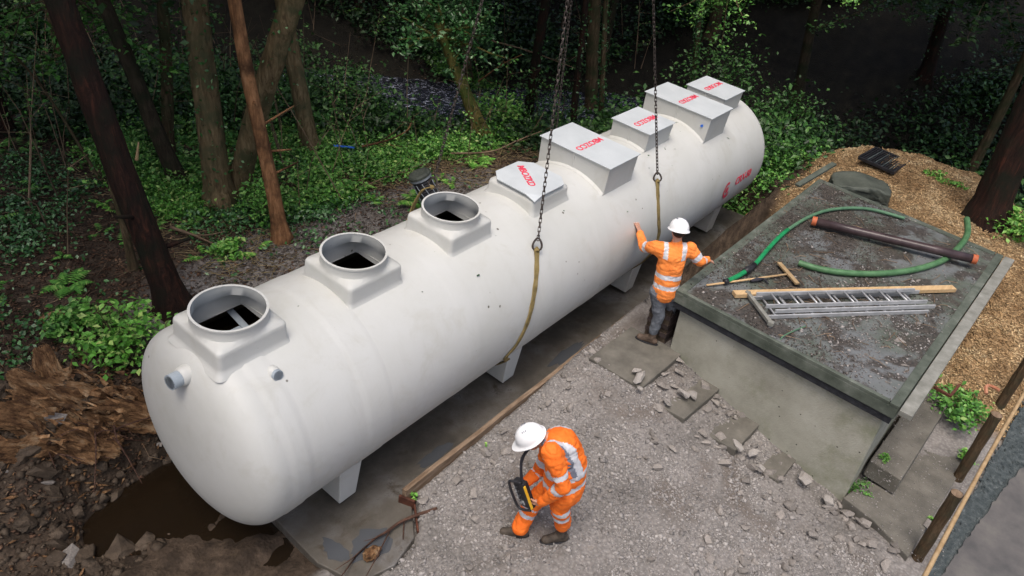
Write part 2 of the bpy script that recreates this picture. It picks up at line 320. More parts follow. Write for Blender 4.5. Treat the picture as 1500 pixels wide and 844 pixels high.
# ------------------------------------------------------------------ terrain
CP = np.array([(1.9,-1.3,-1.2),(4,-1.3,-1.13),(5.6,-1.6,-.99),(5.8,-2.0,-.97),(2.5,-2.5,-1.22),(1.6,-1.7,-1.27),(1.1,-1.7,-1.31),(1.2,-3,-1.36),(4,-2.5,-1.13),
 (4.95,-1.7,-.95),(4.9,-2.1,-.97),(5.1,-2.45,-1.11),(5.2,-3.05,-1.28),(5.3,-3.7,-1.47),(5.4,-4.2,-1.56),(5.6,-4.7,-1.68),(5.3,-5.1,-1.52),(4,-4,-1.42),(3,-5,-1.55),(5,-5.4,-1.56),(6,-6.5,-1.64),(4,-6.5,-1.7),(7,-6,-1.55),(8,-5.6,-1.42),
 (8.5,-6.4,-1.4),(9.1,-5.9,-1.1),(9,-5.2,-.95),(8.2,-4.9,-1.25),(10,-5.3,-.7),(11,-5.2,-.5),(12.4,-4.4,-.35),(11.5,-3,-.3),(13.2,-2.4,-.18),(13.2,-1.9,-.3),(13.9,-3.9,-.25),
 (12,-1.2,-.75),(11.5,0,-.9),(12.5,1.5,-1),(11,2,-1),(8,3,-1),(6,3,-.95),(4,3.5,-.88),(2,3,-.8),(.8,2.1,-.75),(0,1.9,-.6),(-1,2.3,-.55),(-1.6,1.2,-1.0),(-.7,.9,-1.2),
 (.5,1.2,-1.25),(0,.3,-1.38),(0,-.6,-1.42),(1,-1.2,-1.36),(-1.5,-1.5,-1.5),(-.8,.2,-1.3),(0,5,-.7),(3,6,-.9),(6,6,-1.05),(9,4.5,-1.15),(9,7,-1.35),(12,3.5,-1.3),(14,2,-1.4),
 (14.1,-1.9,-.28),(14.3,-2.9,-.22),(14.5,-3.9,-.3),(15.9,-1.4,-1.9),(16.0,-4.0,-1.9),(17,-3,-2.3),(13,-6,-.6),(5,-9,-1.8),(0,-9,-1.7),(10,-9,-1.3),(-4,4,-.6),(1,9,-.7),(5,10,-1.0)], dtype=float)
_d = np.linalg.norm(CP[:, None, :2]-CP[None, :, :2], axis=2)
_n = len(CP); _A = np.zeros((_n+3, _n+3)); _A[:_n, :_n] = _d+np.eye(_n)*-.02; _A[:_n, _n] = 1; _A[:_n, _n+1] = CP[:, 0]; _A[:_n, _n+2] = CP[:, 1]
_A[_n:, :_n] = _A[:_n, _n:].T
_w = np.linalg.solve(_A, np.concatenate([CP[:, 2], np.zeros(3)]))
STREAM = np.array([(6, 17), (9, 13), (10.4, 9.6), (11.1, 7.6), (11.6, 6.2), (13.7, 5.0), (18, 3.0), (26, -5)], dtype=float)
def sdist(x, y, poly=STREAM):
    d = np.full(np.shape(x), 1e9)
    for a, b in zip(poly[:-1], poly[1:]):
        ab = b-a; t = np.clip(((x-a[0])*ab[0]+(y-a[1])*ab[1])/(ab@ab), 0, 1)
        d = np.minimum(d, np.hypot(x-a[0]-t*ab[0], y-a[1]-t*ab[1]))
    return d
def rbf(x, y):
    z = _w[_n]+_w[_n+1]*x+_w[_n+2]*y
    for i in range(_n): z = z+_w[i]*np.hypot(x-CP[i, 0], y-CP[i, 1])
    return z
def gz(x, y, fine=True):
    x = np.asarray(x, float); y = np.asarray(y, float)
    cx = np.clip(x, -5, 17); cyy = np.clip(y, -9, 11)
    z = rbf(cx, cyy)
    z = np.clip(z, -2.5, .1)
    z = z+.10*(fbm(x*.9+5, y*.9+3)-.47)*(y > -1.1)
    # stream channel and the wooded hill behind it
    ds = sdist(x, y); z = z-(z+2.0)*(1-sst(1.1, 2.1, ds))
    dc = np.hypot(x+1.9, y+4.8)
    side = np.where(y > -5, 1.0, 0.25)
    z = z+np.maximum(0, dc-20.2+1.2*fbm(x*.3, y*.3))*.6*side*sst(-9, -3, y+0*x)
    # trench under the tank
    trench = sst(-1.13, -1.07, y)*(1-sst(1.15, 1.45, y))*(1-sst(11.3, 11.7, x))*sst(.9, 1.1, x)
    z = z*(1-trench)+(-1.42)*trench
    t2 = sst(6.6, 6.9, x)*(1-sst(11.0, 11.5, x))*sst(-1.12, -1.16, y)*sst(-1.9, -1.75, y)
    z = z*(1-t2)+(-1.65)*t2
    # open pit off the near end
    pit = sst(-1.35, -1.0, y)*(1-sst(.9, 1.5, y))*sst(-1.1, -.3, x)*(1-sst(1.0, 1.2, x))
    z = z*(1-pit)+(-1.50+.28*fbm(x*2.6, y*2.6)+.10*sst(.1, -.6, x)-.30*sst(.0, .9, y)*sst(-.9, 0, x))*pit
    # broken lip of the slab
    lip = (x < 2.0) & (x > .9) & (y > -1.62+ .25*fbm(x*4, y*4)) & (y < -1.0) & (y > -1.2-(2.0-x)*.9)
    z = np.where(lip, np.minimum(z, -1.36), z)
    if fine:
        g = zone_gravel(x, y); z = z+g*sst(-5.7, -5.5, y)*(.05*(fbm(x*5, y*5)-.47)+.035*(fbm(x*17, y*17, 2)-.4))
        g2 = sst(-5.55, -5.7, y); z = z*1.0+(-(1-g)*0); g = np.maximum(g, g2); z = z+(1-g)*(.10*(fbm(x*3.3+9, y*3.3)-.47)+.04*(fbm(x*12, y*12, 2)-.4))
        bank = sst(1.6, .3, x)*sst(.9, 1.6, y)*(y < 4.5); z = z+bank*(.20*(fbm(x*4+3, y*4+8)-.45)+.09*(fbm(x*13, y*13, 2)-.4))
    return z
def zone_gravel(x, y):
    e = .35*(fbm(x*1.5, y*1.5)-.47)
    a = sst(-1.02, -1.12, y)*sst(.4, .9, x+e)*sst(7.4, 6.9, x+e)
    b = sst(1.2, 1.4, y)*sst(4.1, 3.6, y+e*1.8+(np.maximum(3-x, 0))*.35)*sst(.9, 1.5, x)*sst(9, 7.5, x)*.9
    c = sst(-4.6, -4.9, y)*sst(8.7, 8.1, x)
    return np.clip(a+b+c, 0, 1)
def zone_mulch(x, y):
    e = .5*(fbm(x*1.3+4, y*1.3)-.47)
    a = sst(10.6, 10.9, x)*sst(15.3, 14.9, x+e)*sst(-1.15, -1.5, y+e)*sst(-6.5, -6.0, y)
    b = sst(7.9, 8.3, x+e)*sst(11.2, 10.8, x)*sst(-4.7, -4.9, y)*sst(-6.6, -6.2, y+e)
    return np.clip(a+b, 0, 1)
def axis(segs):
    out = [segs[0][0]]
    for a, b, s in segs:
        n = max(1, int(round((b-a)/s))); out += list(a+(b-a)*np.arange(1, n+1)/n)
    return np.array(out)
gx = axis([(-60, -20, 8), (-20, -4, 1.5), (-4, -1.6, .2), (-1.6, 9.5, .045), (9.5, 15.5, .07), (15.5, 24, .25), (24, 60, 2), (60, 160, 20)])
gy = axis([(-120, -30, 15), (-30, -9, 1.5), (-9, -6.8, .2), (-6.8, 4.6, .045), (4.6, 9, .09), (9, 20, .3), (20, 60, 2.5), (60, 160, 20)])
X, Y = np.meshgrid(gx, gy, indexing='ij'); Z = gz(X, Y)
nx, ny = X.shape
idx = np.arange(nx*ny).reshape(nx, ny)
F = np.stack([idx[:-1, :-1], idx[1:, :-1], idx[1:, 1:], idx[:-1, 1:]], -1).reshape(-1, 4)
me = fast_mesh('ground', np.stack([X, Y, Z], -1).reshape(-1, 3), F, smooth=True)
def zone_shaded_humus(x, y): return sst(15.0, 18.0, np.hypot(x+1.9, y+4.8)+2*(fbm(x*.4, y*.4)-.5))*(1-zone_mulch(x, y))  # dark humus, with the wood's shade painted into the far soil colour
for nm, fn in (('gravel', zone_gravel), ('mulch', zone_mulch), ('shaded_humus', zone_shaded_humus)):
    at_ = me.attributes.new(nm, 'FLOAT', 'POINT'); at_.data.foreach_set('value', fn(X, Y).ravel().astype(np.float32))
def groundmat():
    m, nt, bs = newmat('forest_ground'); p = geo(nt)
    def attr(n):
        a = nt.nodes.new('ShaderNodeAttribute'); a.attribute_name = n; return a.outputs['Fac']
    soil = ramp(nt, [(.25, (.014, .010, .007)), (.45, (.04, .028, .019)), (.6, (.08, .057, .04)), (.8, (.16, .12, .09))], tnoise(nt, 5, 9, .7, p))
    v = nt.nodes.new('ShaderNodeTexVoronoi'); v.inputs['Scale'].default_value = 28; nt.links.new(p, v.inputs['Vector'])
    gr = ramp(nt, [(.25, (.125, .117, .108)), (.5, (.225, .210, .197)), (.75, (.31, .29, .275))], tnoise(nt, 1.5, 9, .72, p))
    gr = mixc(nt, .55, gr, ramp(nt, [(.0, (1.25, 1.25, 1.25)), (.5, (.75, .74, .73)), (.8, (.45, .44, .43))], v.outputs['Distance']), 'MULTIPLY')
    gr = mixc(nt, ramp(nt, [(.55, (0, 0, 0)), (.66, (.7, .7, .7))], tnoise(nt, .8, 6, .6, p, .6)), gr, (.12, .10, .085))
    mu = ramp(nt, [(.3, (.10, .055, .025)), (.5, (.28, .18, .09)), (.7, (.42, .3, .17))], tnoise(nt, 9, 8, .75, p))
    soil = mixc(nt, attr('shaded_humus'), soil, ramp(nt, [(.35, (.006, .005, .0035)), (.6, (.016, .014, .009)), (.8, (.035, .032, .018))], tnoise(nt, 3, 8, .7, p)))
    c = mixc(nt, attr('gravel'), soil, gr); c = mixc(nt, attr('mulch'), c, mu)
    nt.links.new(c, bs.inputs['Base Color']); bs.inputs['Roughness'].default_value = .85; bs.inputs['Specular IOR Level'].default_value = .25
    h = mixc(nt, .5, tnoise(nt, 40, 8, .75, p), v.outputs['Distance']); bump(nt, bs, h, .8, .025); return m
M['ground'] = groundmat()
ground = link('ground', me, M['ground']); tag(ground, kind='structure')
def drop(x, y): return float(gz(np.array([x]), np.array([y]))[0])

# stream water, in its channel
mb = MB(); sp = spline([(a, b, -1.72) for a, b in STREAM[1:-1]], 10)
for i, pnt in enumerate(sp):
    t = (sp[min(i+1, len(sp)-1)]-sp[max(i-1, 0)]).normalized(); nrm = Vector((-t.y, t.x, 0))
    for k in range(9):
        s_ = (k/8-.5)*4.2; q = pnt+nrm*s_; mb.v.append((q.x, q.y, -1.62+.05*mnoise.noise(Vector((q.x*2.2, q.y*2.2, 0)))))
for i in range(len(sp)-1):
    for k in range(8): mb.f.append((i*9+k, (i+1)*9+k, (i+1)*9+k+1, i*9+k+1)); mb.m.append(0)
tag(mb.build('stream', M['stream'], smooth=True), kind='structure')
# tarmac path and the blue-grey stone strip beside it, lower right
def sheet(name, poly, off, m, n=110):
    from mathutils.geometry import delaunay_2d_cdt
    P = [Vector(p) for p in poly]; k = len(P)
    xs = [p.x for p in P]; ys = [p.y for p in P]
    pts = list(P); 
    st = max(max(xs)-min(xs), max(ys)-min(ys))/n; x = min(xs)
    while x < max(xs):
        y = min(ys)
        while y < max(ys): pts.append(Vector((x+random.uniform(-.2, .2)*st, y+random.uniform(-.2, .2)*st))); y += st
        x += st
    r = delaunay_2d_cdt(pts, [], [list(range(k))], 1, 1e-5)
    v = np.array([(p.x, p.y) for p in r[0]]); z = gz(v[:, 0], v[:, 1], False)+off
    return tag(link(name, fast_mesh(name, np.column_stack([v, z]), np.array(r[2]), True), m), kind='structure')
def edge(a, b, amp=.06, n=12):
    a = Vector(a); b = Vector(b); t = (b-a).normalized(); nn = Vector((-t.y, t.x))
    return [a.lerp(b, i/n)+nn*random.uniform(-amp, amp) for i in range(n)]
M['tarmac'] = nmat('worn_tarmac', [(.3, (.06, .06, .062)), (.55, (.105, .10, .098)), (.75, (.15, .142, .13))], 2.2, .85, .6, 110, .006)
M['bluestone'] = nmat('blue_grey_stone_chips', [(.3, (.03, .04, .043)), (.55, (.07, .085, .088)), (.8, (.18, .195, .2))], 16, .7, .9, 80, .02)
sheet('stone_strip', edge((4.6, -5.62), (9.6, -6.02), .03)+edge((9.6, -6.02), (9.6, -7.5), .02)+[Vector((9.6, -7.5)), Vector((4.6, -7.5))], .035, M['bluestone'])
sheet('path', edge((4.6, -5.70), (6.2, -5.93), .012, 30)+edge((6.2, -5.93), (7.5, -6.14), .014, 24)+edge((7.5, -6.14), (11, -7.2), .03, 24)+[Vector((14, -8)), Vector((14, -12)), Vector((2, -12))], .06, M['tarmac'])

# ------------------------------------------------------------------ slab under the tank, formwork
slab = MB().prism([(.95, 1.12), (.82, -1.0), (.93, -1.45), (1.3, -1.56), (1.66, -1.47), (1.92, -1.17), (2.0, -1.035), (11.15, -1.035), (11.15, 1.12)][::-1], -1.5, -1.28).build('concrete_slab', M['slab'], bevel=.012)
tag(slab, kind='structure')
pud = MB(); pp = [(-1.3, -1.6), (1.25, -1.6), (1.2, -.9), (1.2, .2), (1.1, 1.3), (-.3, 1.3), (-1.3, .6)]
pud.add([(x, y, -1.40) for x, y in pp], [tuple(range(len(pp)))]); tag(pud.build('puddle', M['puddle']), kind='structure')
M['film'] = watermat('water_film', (.07, .075, .082), .07, 9, .10)
fm_ = MB()
for cx_, cy_, rx_, ry_ in ((1.30, -1.22, .30, .22), (1.02, -1.02, .12, .22), (2.6, -.85, .35, .10), (5.2, -.85, .5, .10)):
    pl_ = [(cx_+rx_*math.cos(a)*(.75+.4*mnoise.noise(Vector((math.cos(a)*2+cx_, math.sin(a)*2, 1)))), cy_+ry_*math.sin(a)*(.75+.4*mnoise.noise(Vector((math.cos(a)*2, math.sin(a)*2+cx_, 5)))), -1.276) for a in np.linspace(0, 6.283, 29)[:-1]]
    fm_.add(pl_, [tuple(range(28))])
tag(fm_.build('water_film', M['film']), kind='structure')
pl = MB()
n = 24
for i in range(n):
    a = 1.90+i*(11.2-1.90)/n; b = 1.90+(i+1)*(11.2-1.90)/n
    w0 = .004*math.sin(i*1.7); w1 = .004*math.sin((i+1)*1.7)
    pl.beam((a, -1.075+w0, -1.19), (b, -1.075+w1, -1.19), .055, .19)
ob = pl.build('formwork_plank', M['timber']); tag(ob, 'long weathered timber plank set on edge along the concrete slab beside the tank', 'plank')
rail = MB().tube(spline([(4.2, -1.20, -1.22), (5.2, -1.22, -1.17), (6.5, -1.25, -1.16), (7.9, -1.3, -1.2)], 6), [.045]*19, 8, jit=.12).build('rusty_rail', M['rust'])
tag(rail, 'rusty brown steel bar lying along the outer side of the timber plank', 'steel bar')
ang = MB().beam((1.87, -1.03, -1.24), (1.93, -1.2, -1.25), .03, .12).beam((1.93, -1.2, -1.26), (1.72, -1.46, -1.28), .02, .06).build('steel_angle', M['rust'], bevel=.004)
tag(ang, 'bent rusty steel angle at the near end of the timber plank', 'steel angle')

# ------------------------------------------------------------------ the treatment tank
TK = empty('treatment_tank'); TK.rotation_euler = (0.0687, 0, 0)
tag(TK, 'huge off white cylindrical treatment tank hanging in slings above the concrete slab', 'tank')
R0 = 1.0; XN, XF = 0.23, 10.95        # near and far tips of the domed ends
HO = .325; HOLES = [(.8, HO), (2.1505, HO), (3.5146, HO)]
def rad_at(x):
    d0, d1 = 0.42, 0.35
    for tip, dep, s in ((XN, d0, 1), (XF, d1, -1)):
        u = (x-tip)*s
        if u < dep:
            u = max(0, u)/dep; return R0*(1-(1-u)**3)**(1/2.3)
    r = R0
    for xc, w, h in ((XN+.52, .10, .008), (XN+1.42, .16, .006), (3.0, .12, .003), (4.3, .12, .003), (5.55, .14, .004), (7.0, .12, .003), (8.45, .14, .004), (9.8, .12, .004), (XF-0.35-.02, .03, .014)):
        r += h*max(0, min(1, (w-abs(x-xc))/.02))
    return r
xs = []
for i in range(25): xs.append(XN+0.42*(i/24)**2)
xs += list(np.arange(XN+0.42+.03, XF-0.35-.02, .03))
for i in range(16): xs.append(XF-0.35*(1-i/15)**2)
for xc, h in HOLES: xs += [xc-h, xc+h]
xs = sorted(set(round(x, 4) for x in xs))
xs = [x for i, x in enumerate(xs) if i == 0 or x-xs[i-1] > .003 or any(abs(x-(xc+q*h)) < 1e-3 for xc, h in HOLES for q in (-1, 1))]
ths = sorted(set([round(2*math.pi*j/112, 5) for j in range(112)]+[round(math.pi/2+s*math.asin(HO), 5) for s in (-1, 1)]))
ths = [t for i, t in enumerate(ths) if i == 0 or t-ths[i-1] > .004 or abs(abs(t-math.pi/2)-math.asin(HO)) < 1e-4]
v = []; f = []; nt_ = len(ths)
for x in xs:
    r = rad_at(x)
    for t in ths: v.append((x, r*math.cos(t), r*math.sin(t)))
for i in range(len(xs)-1):
    xm = (xs[i]+xs[i+1])/2
    for j in range(nt_):
        j2 = (j+1) % nt_; tm = (ths[j]+ths[j2])/2 if j2 else 6.2
        if any(abs(xm-xc) < h for xc, h in HOLES) and abs(math.cos(tm)) < HO and math.sin(tm) > 0: continue
        f.append((i*nt_+j, i*nt_+j2, (i+1)*nt_+j2, (i+1)*nt_+j))
mb = MB(); mb.add(v, f)
shell = mb.build('shell', M['tank'], TK, smooth=True)
# inner lining: slightly smaller, its brown paints in the shade seen through the manways
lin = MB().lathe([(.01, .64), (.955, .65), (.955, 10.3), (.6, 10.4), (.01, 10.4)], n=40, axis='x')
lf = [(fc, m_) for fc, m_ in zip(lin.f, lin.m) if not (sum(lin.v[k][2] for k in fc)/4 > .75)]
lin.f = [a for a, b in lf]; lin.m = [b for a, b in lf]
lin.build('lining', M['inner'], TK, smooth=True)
liq = MB().add([(.66, -.85, .40), (10.3, -.85, .40), (10.3, .85, .40), (.66, .85, .40)], [(0, 1, 2, 3)]).build('liquid', M['darkin'], TK)
def sqloop(xc, hs, z, rr, n=8):
    out = []
    for cx_, cy_, a0 in ((1, 1, 0), (-1, 1, 90), (-1, -1, 180), (1, -1, 270)):
        for k in range(n):
            a = math.radians(a0+90*k/(n-1)); out.append((xc+cx_*(hs-rr)+rr*math.cos(a), cy_*(hs-rr)+rr*math.sin(a), z))
        a = math.radians(a0+90); p_ = (cx_*(hs-rr)+rr*math.cos(a), cy_*(hs-rr)+rr*math.sin(a)); L_ = 2*(hs-rr); d_ = (-math.sin(math.radians(a0+0)), math.cos(math.radians(a0+0)))
        dx_, dy_ = {0: (-1, 0), 90: (0, -1), 180: (1, 0), 270: (0, 1)}[a0]
        for k in range(1, 8): out.append((xc+p_[0]+dx_*L_*k/8, p_[1]+dy_*L_*k/8, z))
    return out
def loft(loops, cap=False):
    m_ = MB(); n_ = len(loops[0]); vv = [p for l in loops for p in l]
    ff = [(i*n_+j, i*n_+(j+1) % n_, (i+1)*n_+(j+1) % n_, (i+1)*n_+j) for i in range(len(loops)-1) for j in range(n_)]
    if cap: ff.append(tuple((len(loops)-1)*n_+j for j in range(n_)))
    return m_.add(vv, ff)
def circ(xc, r, z, like):
    # circle sampled at the same angles as the rounded square
    out = []
    for p in like:
        a = math.atan2(p[1], p[0]-xc); out.append((xc+r*math.cos(a), r*math.sin(a), z))
    return out
RR = .3142; HR = 1.2589
for xc, hh in HOLES:
    hs = .338; q = [sqloop(xc, hs+.045, .90, .06), sqloop(xc, hs+.022, .935, .055), sqloop(xc, hs+.008, .955, .05), sqloop(xc, hs+.001, .985, .045), sqloop(xc, hs-.003, 1.10, .045), sqloop(xc, hs-.007, 1.125, .045), sqloop(xc, hs-.015, 1.14, .05)]
    like = q[-1]
    q += [circ(xc, RR+.007, 1.16, like), circ(xc, RR+.003, 1.18, like), circ(xc, RR+.001, 1.20, like), circ(xc, RR, HR, like), circ(xc, RR-.013, HR, like), circ(xc, RR-.014, 1.165, like)]
    q += [sqloop(xc, .315, 1.12, .12), sqloop(xc, .33, 1.03, .04), sqloop(xc, .33, .935, .02)]
    rs = loft(q).build('access_riser', M['tank'], TK, smooth=True); smooth_by_angle(rs, 50)
    rm = MB().lathe([(RR-.016, HR-.004), (RR-.016, HR+.006), (RR+.006, HR+.006), (RR+.006, HR-.012)], (xc, 0, 0), 56).build('rim', M['tank'], rs, smooth=False)
# grey internal brackets seen through the manways
g = MB().beam((1.05, .14, .80), (1.05, .40, .86), .06, .012).beam((1.08, .14, .76), (1.08, .40, .82), .012, .08).beam((.70, .20, .80), (1.06, .20, .80), .05, .012).beam((.70, .17, .76), (1.06, .17, .76), .012, .08)
g.build('weir_bracket', M['pvc'], TK, bevel=.003)
MB().beam((1.95, .0, .72), (2.42, .0, .72), .12, .012).build('weir_bracket', M['pvc'], TK, bevel=.003)
MB().beam((3.55, -.30, .80), (3.55, .32, .80), .08, .05).build('weir_bracket', M['pvc'], TK, bevel=.003)
# octagonal lid on its square collar
xo = 4.93; hs = .365
q = [sqloop(xo, hs+.04, .90, .06), sqloop(xo, hs+.015, .95, .055), sqloop(xo, hs, .99, .06), sqloop(xo, hs-.005, 1.07, .05), sqloop(xo, hs-.012, 1.10, .05), sqloop(xo, hs-.06, 1.135, .09)]
col = loft(q, True).build('lid_collar', M['tank'], TK, smooth=True); smooth_by_angle(col, 50)
h = .36; c = .14; oz = 1.165
oct_ = [(xo-h+c, -h), (xo+h-c, -h), (xo+h, -h+c), (xo+h, h-c), (xo+h-c, h), (xo-h+c, h), (xo-h, h-c), (xo-h, -h+c)]
ol = MB().prism(oct_, oz-.012, oz)
for i, (sx, sy) in ((3, (-1, -1)),):      # corners folded down
    a = oct_[(1+2*i) % 8]; b = oct_[(2+2*i) % 8]; t = (xo+sx*(h+.005), sy*(h+.005))
    ol.add([(a[0], a[1], oz), (b[0], b[1], oz), (t[0], t[1], oz-.035), (a[0], a[1], oz-.012), (b[0], b[1], oz-.012), (t[0], t[1], oz-.047)], [(0, 2, 1), (3, 4, 5), (0, 3, 5, 2), (1, 2, 5, 4)])
olo = ol.build('octagonal_lid', M['lid'], TK)
tag(olo, 'eight cornered grey white lid with red stencilled letters')
def text(body, size, name, m, parent, Mx, bend=None, ext=.0015, sc=1.0):
    cu = bpy.data.curves.new(name, 'FONT'); cu.body = body; cu.size = size; cu.extrude = ext; cu.align_x = 'CENTER'; cu.align_y = 'CENTER'; cu.offset = size*.022
    cu.space_character = .96
    tmp = bpy.data.objects.new('tmp', cu); COL.objects.link(tmp)
    dg = bpy.context.evaluated_depsgraph_get(); me_ = bpy.data.meshes.new_from_object(tmp.evaluated_get(dg)); bpy.data.objects.remove(tmp)
    for v_ in me_.vertices:
        p = v_.co.copy(); p.x *= sc
        v_.co = bend(p) if bend else Mx @ p
    return link(name, me_, m, parent)
Rup = lambda ang, x, y, z: Matrix.Translation((x, y, z)) @ Matrix.Rotation(math.radians(ang), 4, 'Z')
text('MBOZKD', .13, 'stencilled_letters', M['red'], olo, Rup(-124, xo-.0, .06, oz+.003), sc=.95)
LX = [(6.2249, 1.1391), (7.6311, .6596), (9.0435, 1.2104), (10.0132, .7397)]; HB = 1.2488; WB = .754
TXT = ['MBOZCO', 'MBOZCO', 'MBOZKD', 'MOOSKD']
ty = [0.02, -.02, .02, .06]
for k, (xc, L_) in enumerate(LX):
    w = WB/2-.022; l = L_/2-.02
    bxm = MB(); z0 = .80 if L_ > 1 else .88; z1 = HB-.012; th = .012
    # four thin walls, tapering a little towards the tank
    tp = .014
    P_ = [(xc-w, -l), (xc+w, -l), (xc+w, l), (xc-w, l)]; Q_ = [(xc-w+tp, -l+tp), (xc+w-tp, -l+tp), (xc+w-tp, l-tp), (xc-w+tp, l-tp)]
    if L_ > 1: z0 = .72
    bxm.add([(a, b, z1) for a, b in P_]+[(a, b, z0) for a, b in Q_], [(0, 4, 5, 1), (1, 5, 6, 2), (2, 6, 7, 3), (3, 7, 4, 0), (0, 1, 2, 3)])
    rs = bxm.build('box_riser', M['tank'], TK, bevel=.006)
    # fillet where the box meets the shell
    for sx in (-1, 1):
        fl = MB()
        for i in range(14):
            y0 = -l+tp+(2*l-2*tp)*i/14; y1 = -l+tp+(2*l-2*tp)*(i+1)/14
            za = math.sqrt(max(0, 1-y0*y0)); zb = math.sqrt(max(0, 1-y1*y1)); xa = xc+sx*(w-tp)
            fl.add([(xa, y0, za+.03), (xa, y1, zb+.03), (xa+sx*.05, y1, zb+.002), (xa+sx*.05, y0, za+.002)], [(0, 1, 2, 3) if sx > 0 else (3, 2, 1, 0)])
        fl.build('fillet', M['tank'], rs, smooth=True)
    rb = MB().beam((xc-w-.004, 0, z1), (xc-w+tp-.004, 0, .98), .018, .02, (0, 1, 0)); rb.build('rib', M['tank'], rs, bevel=.002)
    rb = MB().beam((xc+w+.004, 0, z1), (xc+w-tp+.004, 0, .98), .018, .02, (0, 1, 0)); rb.build('rib', M['tank'], rs, bevel=.002)
    ld = MB().box((xc, 0, HB-.006), (WB, L_, .013)).build('riser_lid', M['lid'], rs, bevel=.003)
    text(TXT[k], .135, 'stencilled_letters', M['red'], rs, Rup(180, xc+.0, ty[k]-.0, HB+.003), sc=1.0)
    if k in (1, 2):
        cg = MB().tube([(xc+w-.02, -l*.55, 1.12), (xc+w+.03, -l*.55, 1.12)], .022, 10).build('cable_gland', M['red' if k == 2 else 'terracotta'], rs)
    if k == 2:
        for q_ in range(3): MB().tube([(xc+w-.03, -l*.72+.03*q_*0, 1.10-.05*q_), (xc+w+.03, -l*.72, 1.10-.05*q_)], .016, 8).build('cable_gland', M['pvc'], rs)
        MB().tube([(xc-w-.015, -l*.80, 1.08), (xc-w+.03, -l*.80, 1.08)], .02, 10).build('cable_gland', M['blue'], rs)
# two pipe stubs near the domed end
def stub(c, d, r, L, name='pipe_stub'):
    c = Vector(c); d = Vector(d).normalized(); m_ = MB().tube([c-d*.12, c+d*L, c+d*L, c+d*(L-.06)], [r, r, r*.8, r*.75], 20, cap=False)
    o = m_.build(name, M['pvc'], TK, smooth=True); smooth_by_angle(o, 40)
    s_ = MB().tube([c-d*.1, c-d*.02, c+d*.012, c+d*.014], [r*1.3, r*1.25, r*1.1, r], 20, cap=False).build('collar', M['tank'], o, smooth=True)
    MB().tube([c+d*(L-.05), c+d*(L-.048)], [r*.76, r*.76], 20).build('bore', M['darkin'], o); return o  # dark disc stands in for the shade inside the pipe
stub((.848, -.526, .851), (0, -1, .25), .048, .045); stub((.30, -.02, .80), (-1, -.1, .1), .068, .10)
# support feet
for xc in (1.5, 4.15, 7.13, 9.93):
    ft = MB().add([(xc-.11, -.74, -1.17), (xc+.11, -.74, -1.17), (xc+.11, .74, -1.17), (xc-.11, .74, -1.17), (xc-.13, -.76, -.6), (xc+.17, -.76, -.6), (xc+.17, .76, -.6), (xc-.13, .76, -.6)],
        [(3, 2, 1, 0), (4, 5, 6, 7), (0, 1, 5, 4), (1, 2, 6, 5), (2, 3, 7, 6), (3, 0, 4, 7)]).build('support_foot', M['tank'], TK, bevel=.012)
# lettering on the flank
def onside(x0, th0, r=1.0085):
    def b(p):
        th = th0+p.y/r; return Vector((x0+p.x, -math.cos(th)*(r+p.z), math.sin(th)*(r+p.z)))
    return b
text('CRX-50', .19, 'flank_lettering', M['red'], TK, None, onside(9.86, .06), sc=1.02)
lg = MB()                                                  # ring with a spiral centre, the open C mark
def arcband(r0, r1, a0, a1, n=20):
    vv = []
    for i in range(n+1):
        a = math.radians(a0+(a1-a0)*i/n); vv += [(r0*math.cos(a), r0*math.sin(a)*1.1, 0), (r1*math.cos(a), r1*math.sin(a)*1.1, 0)]
    return vv, [(2*i, 2*i+1, 2*i+3, 2*i+2) for i in range(n)]
for aa in ((.085, .125, 60, 330), (.0, .05, 0, 360)): lg.add(*arcband(*aa))
lg.add([(-.02, -.135, 0), (.13, -.105, 0), (.13, -.145, 0), (-.02, -.175, 0)], [(0, 1, 2, 3)])
bo = onside(9.24, .06-.04); lg.v = [tuple(bo(Vector(p)+Vector((0, 0, .001)))) for p in lg.v]
lg.build('flank_emblem', M['red'], TK)

# ------------------------------------------------------------------ lifting chains and slings
HOOK = Vector((5.45, .1, 7.6))
def link_mesh(p, t, roll, m_):
    x = t; a = Vector((0, 0, 1)).cross(x)
    a = a.normalized() if a.length > 1e-3 else Vector((1, 0, 0)); b = x.cross(a)
    y = a*math.cos(roll)+b*math.sin(roll); z = x.cross(y); L, Wd, r = .034, .015, .0072; pts = []
    for i in range(10):
        th = 2*math.pi*i/10; c_, s_ = math.cos(th), math.sin(th)
        pts.append(p+x*(c_*Wd+(L-Wd if c_ > .1 else (-(L-Wd) if c_ < -.1 else 0)))+y*s_*Wd)
    n_ = 5; vv = []
    for i, q in enumerate(pts):
        o_ = (q-p).normalized()
        for j in range(n_):
            th = 2*math.pi*j/n_; vv.append(q+o_*r*math.cos(th)+z*r*math.sin(th))
    m_.add(vv, [(i*n_+j, i*n_+(j+1) % n_, ((i+1) % 10)*n_+(j+1) % n_, ((i+1) % 10)*n_+j) for i in range(10) for j in range(n_)])
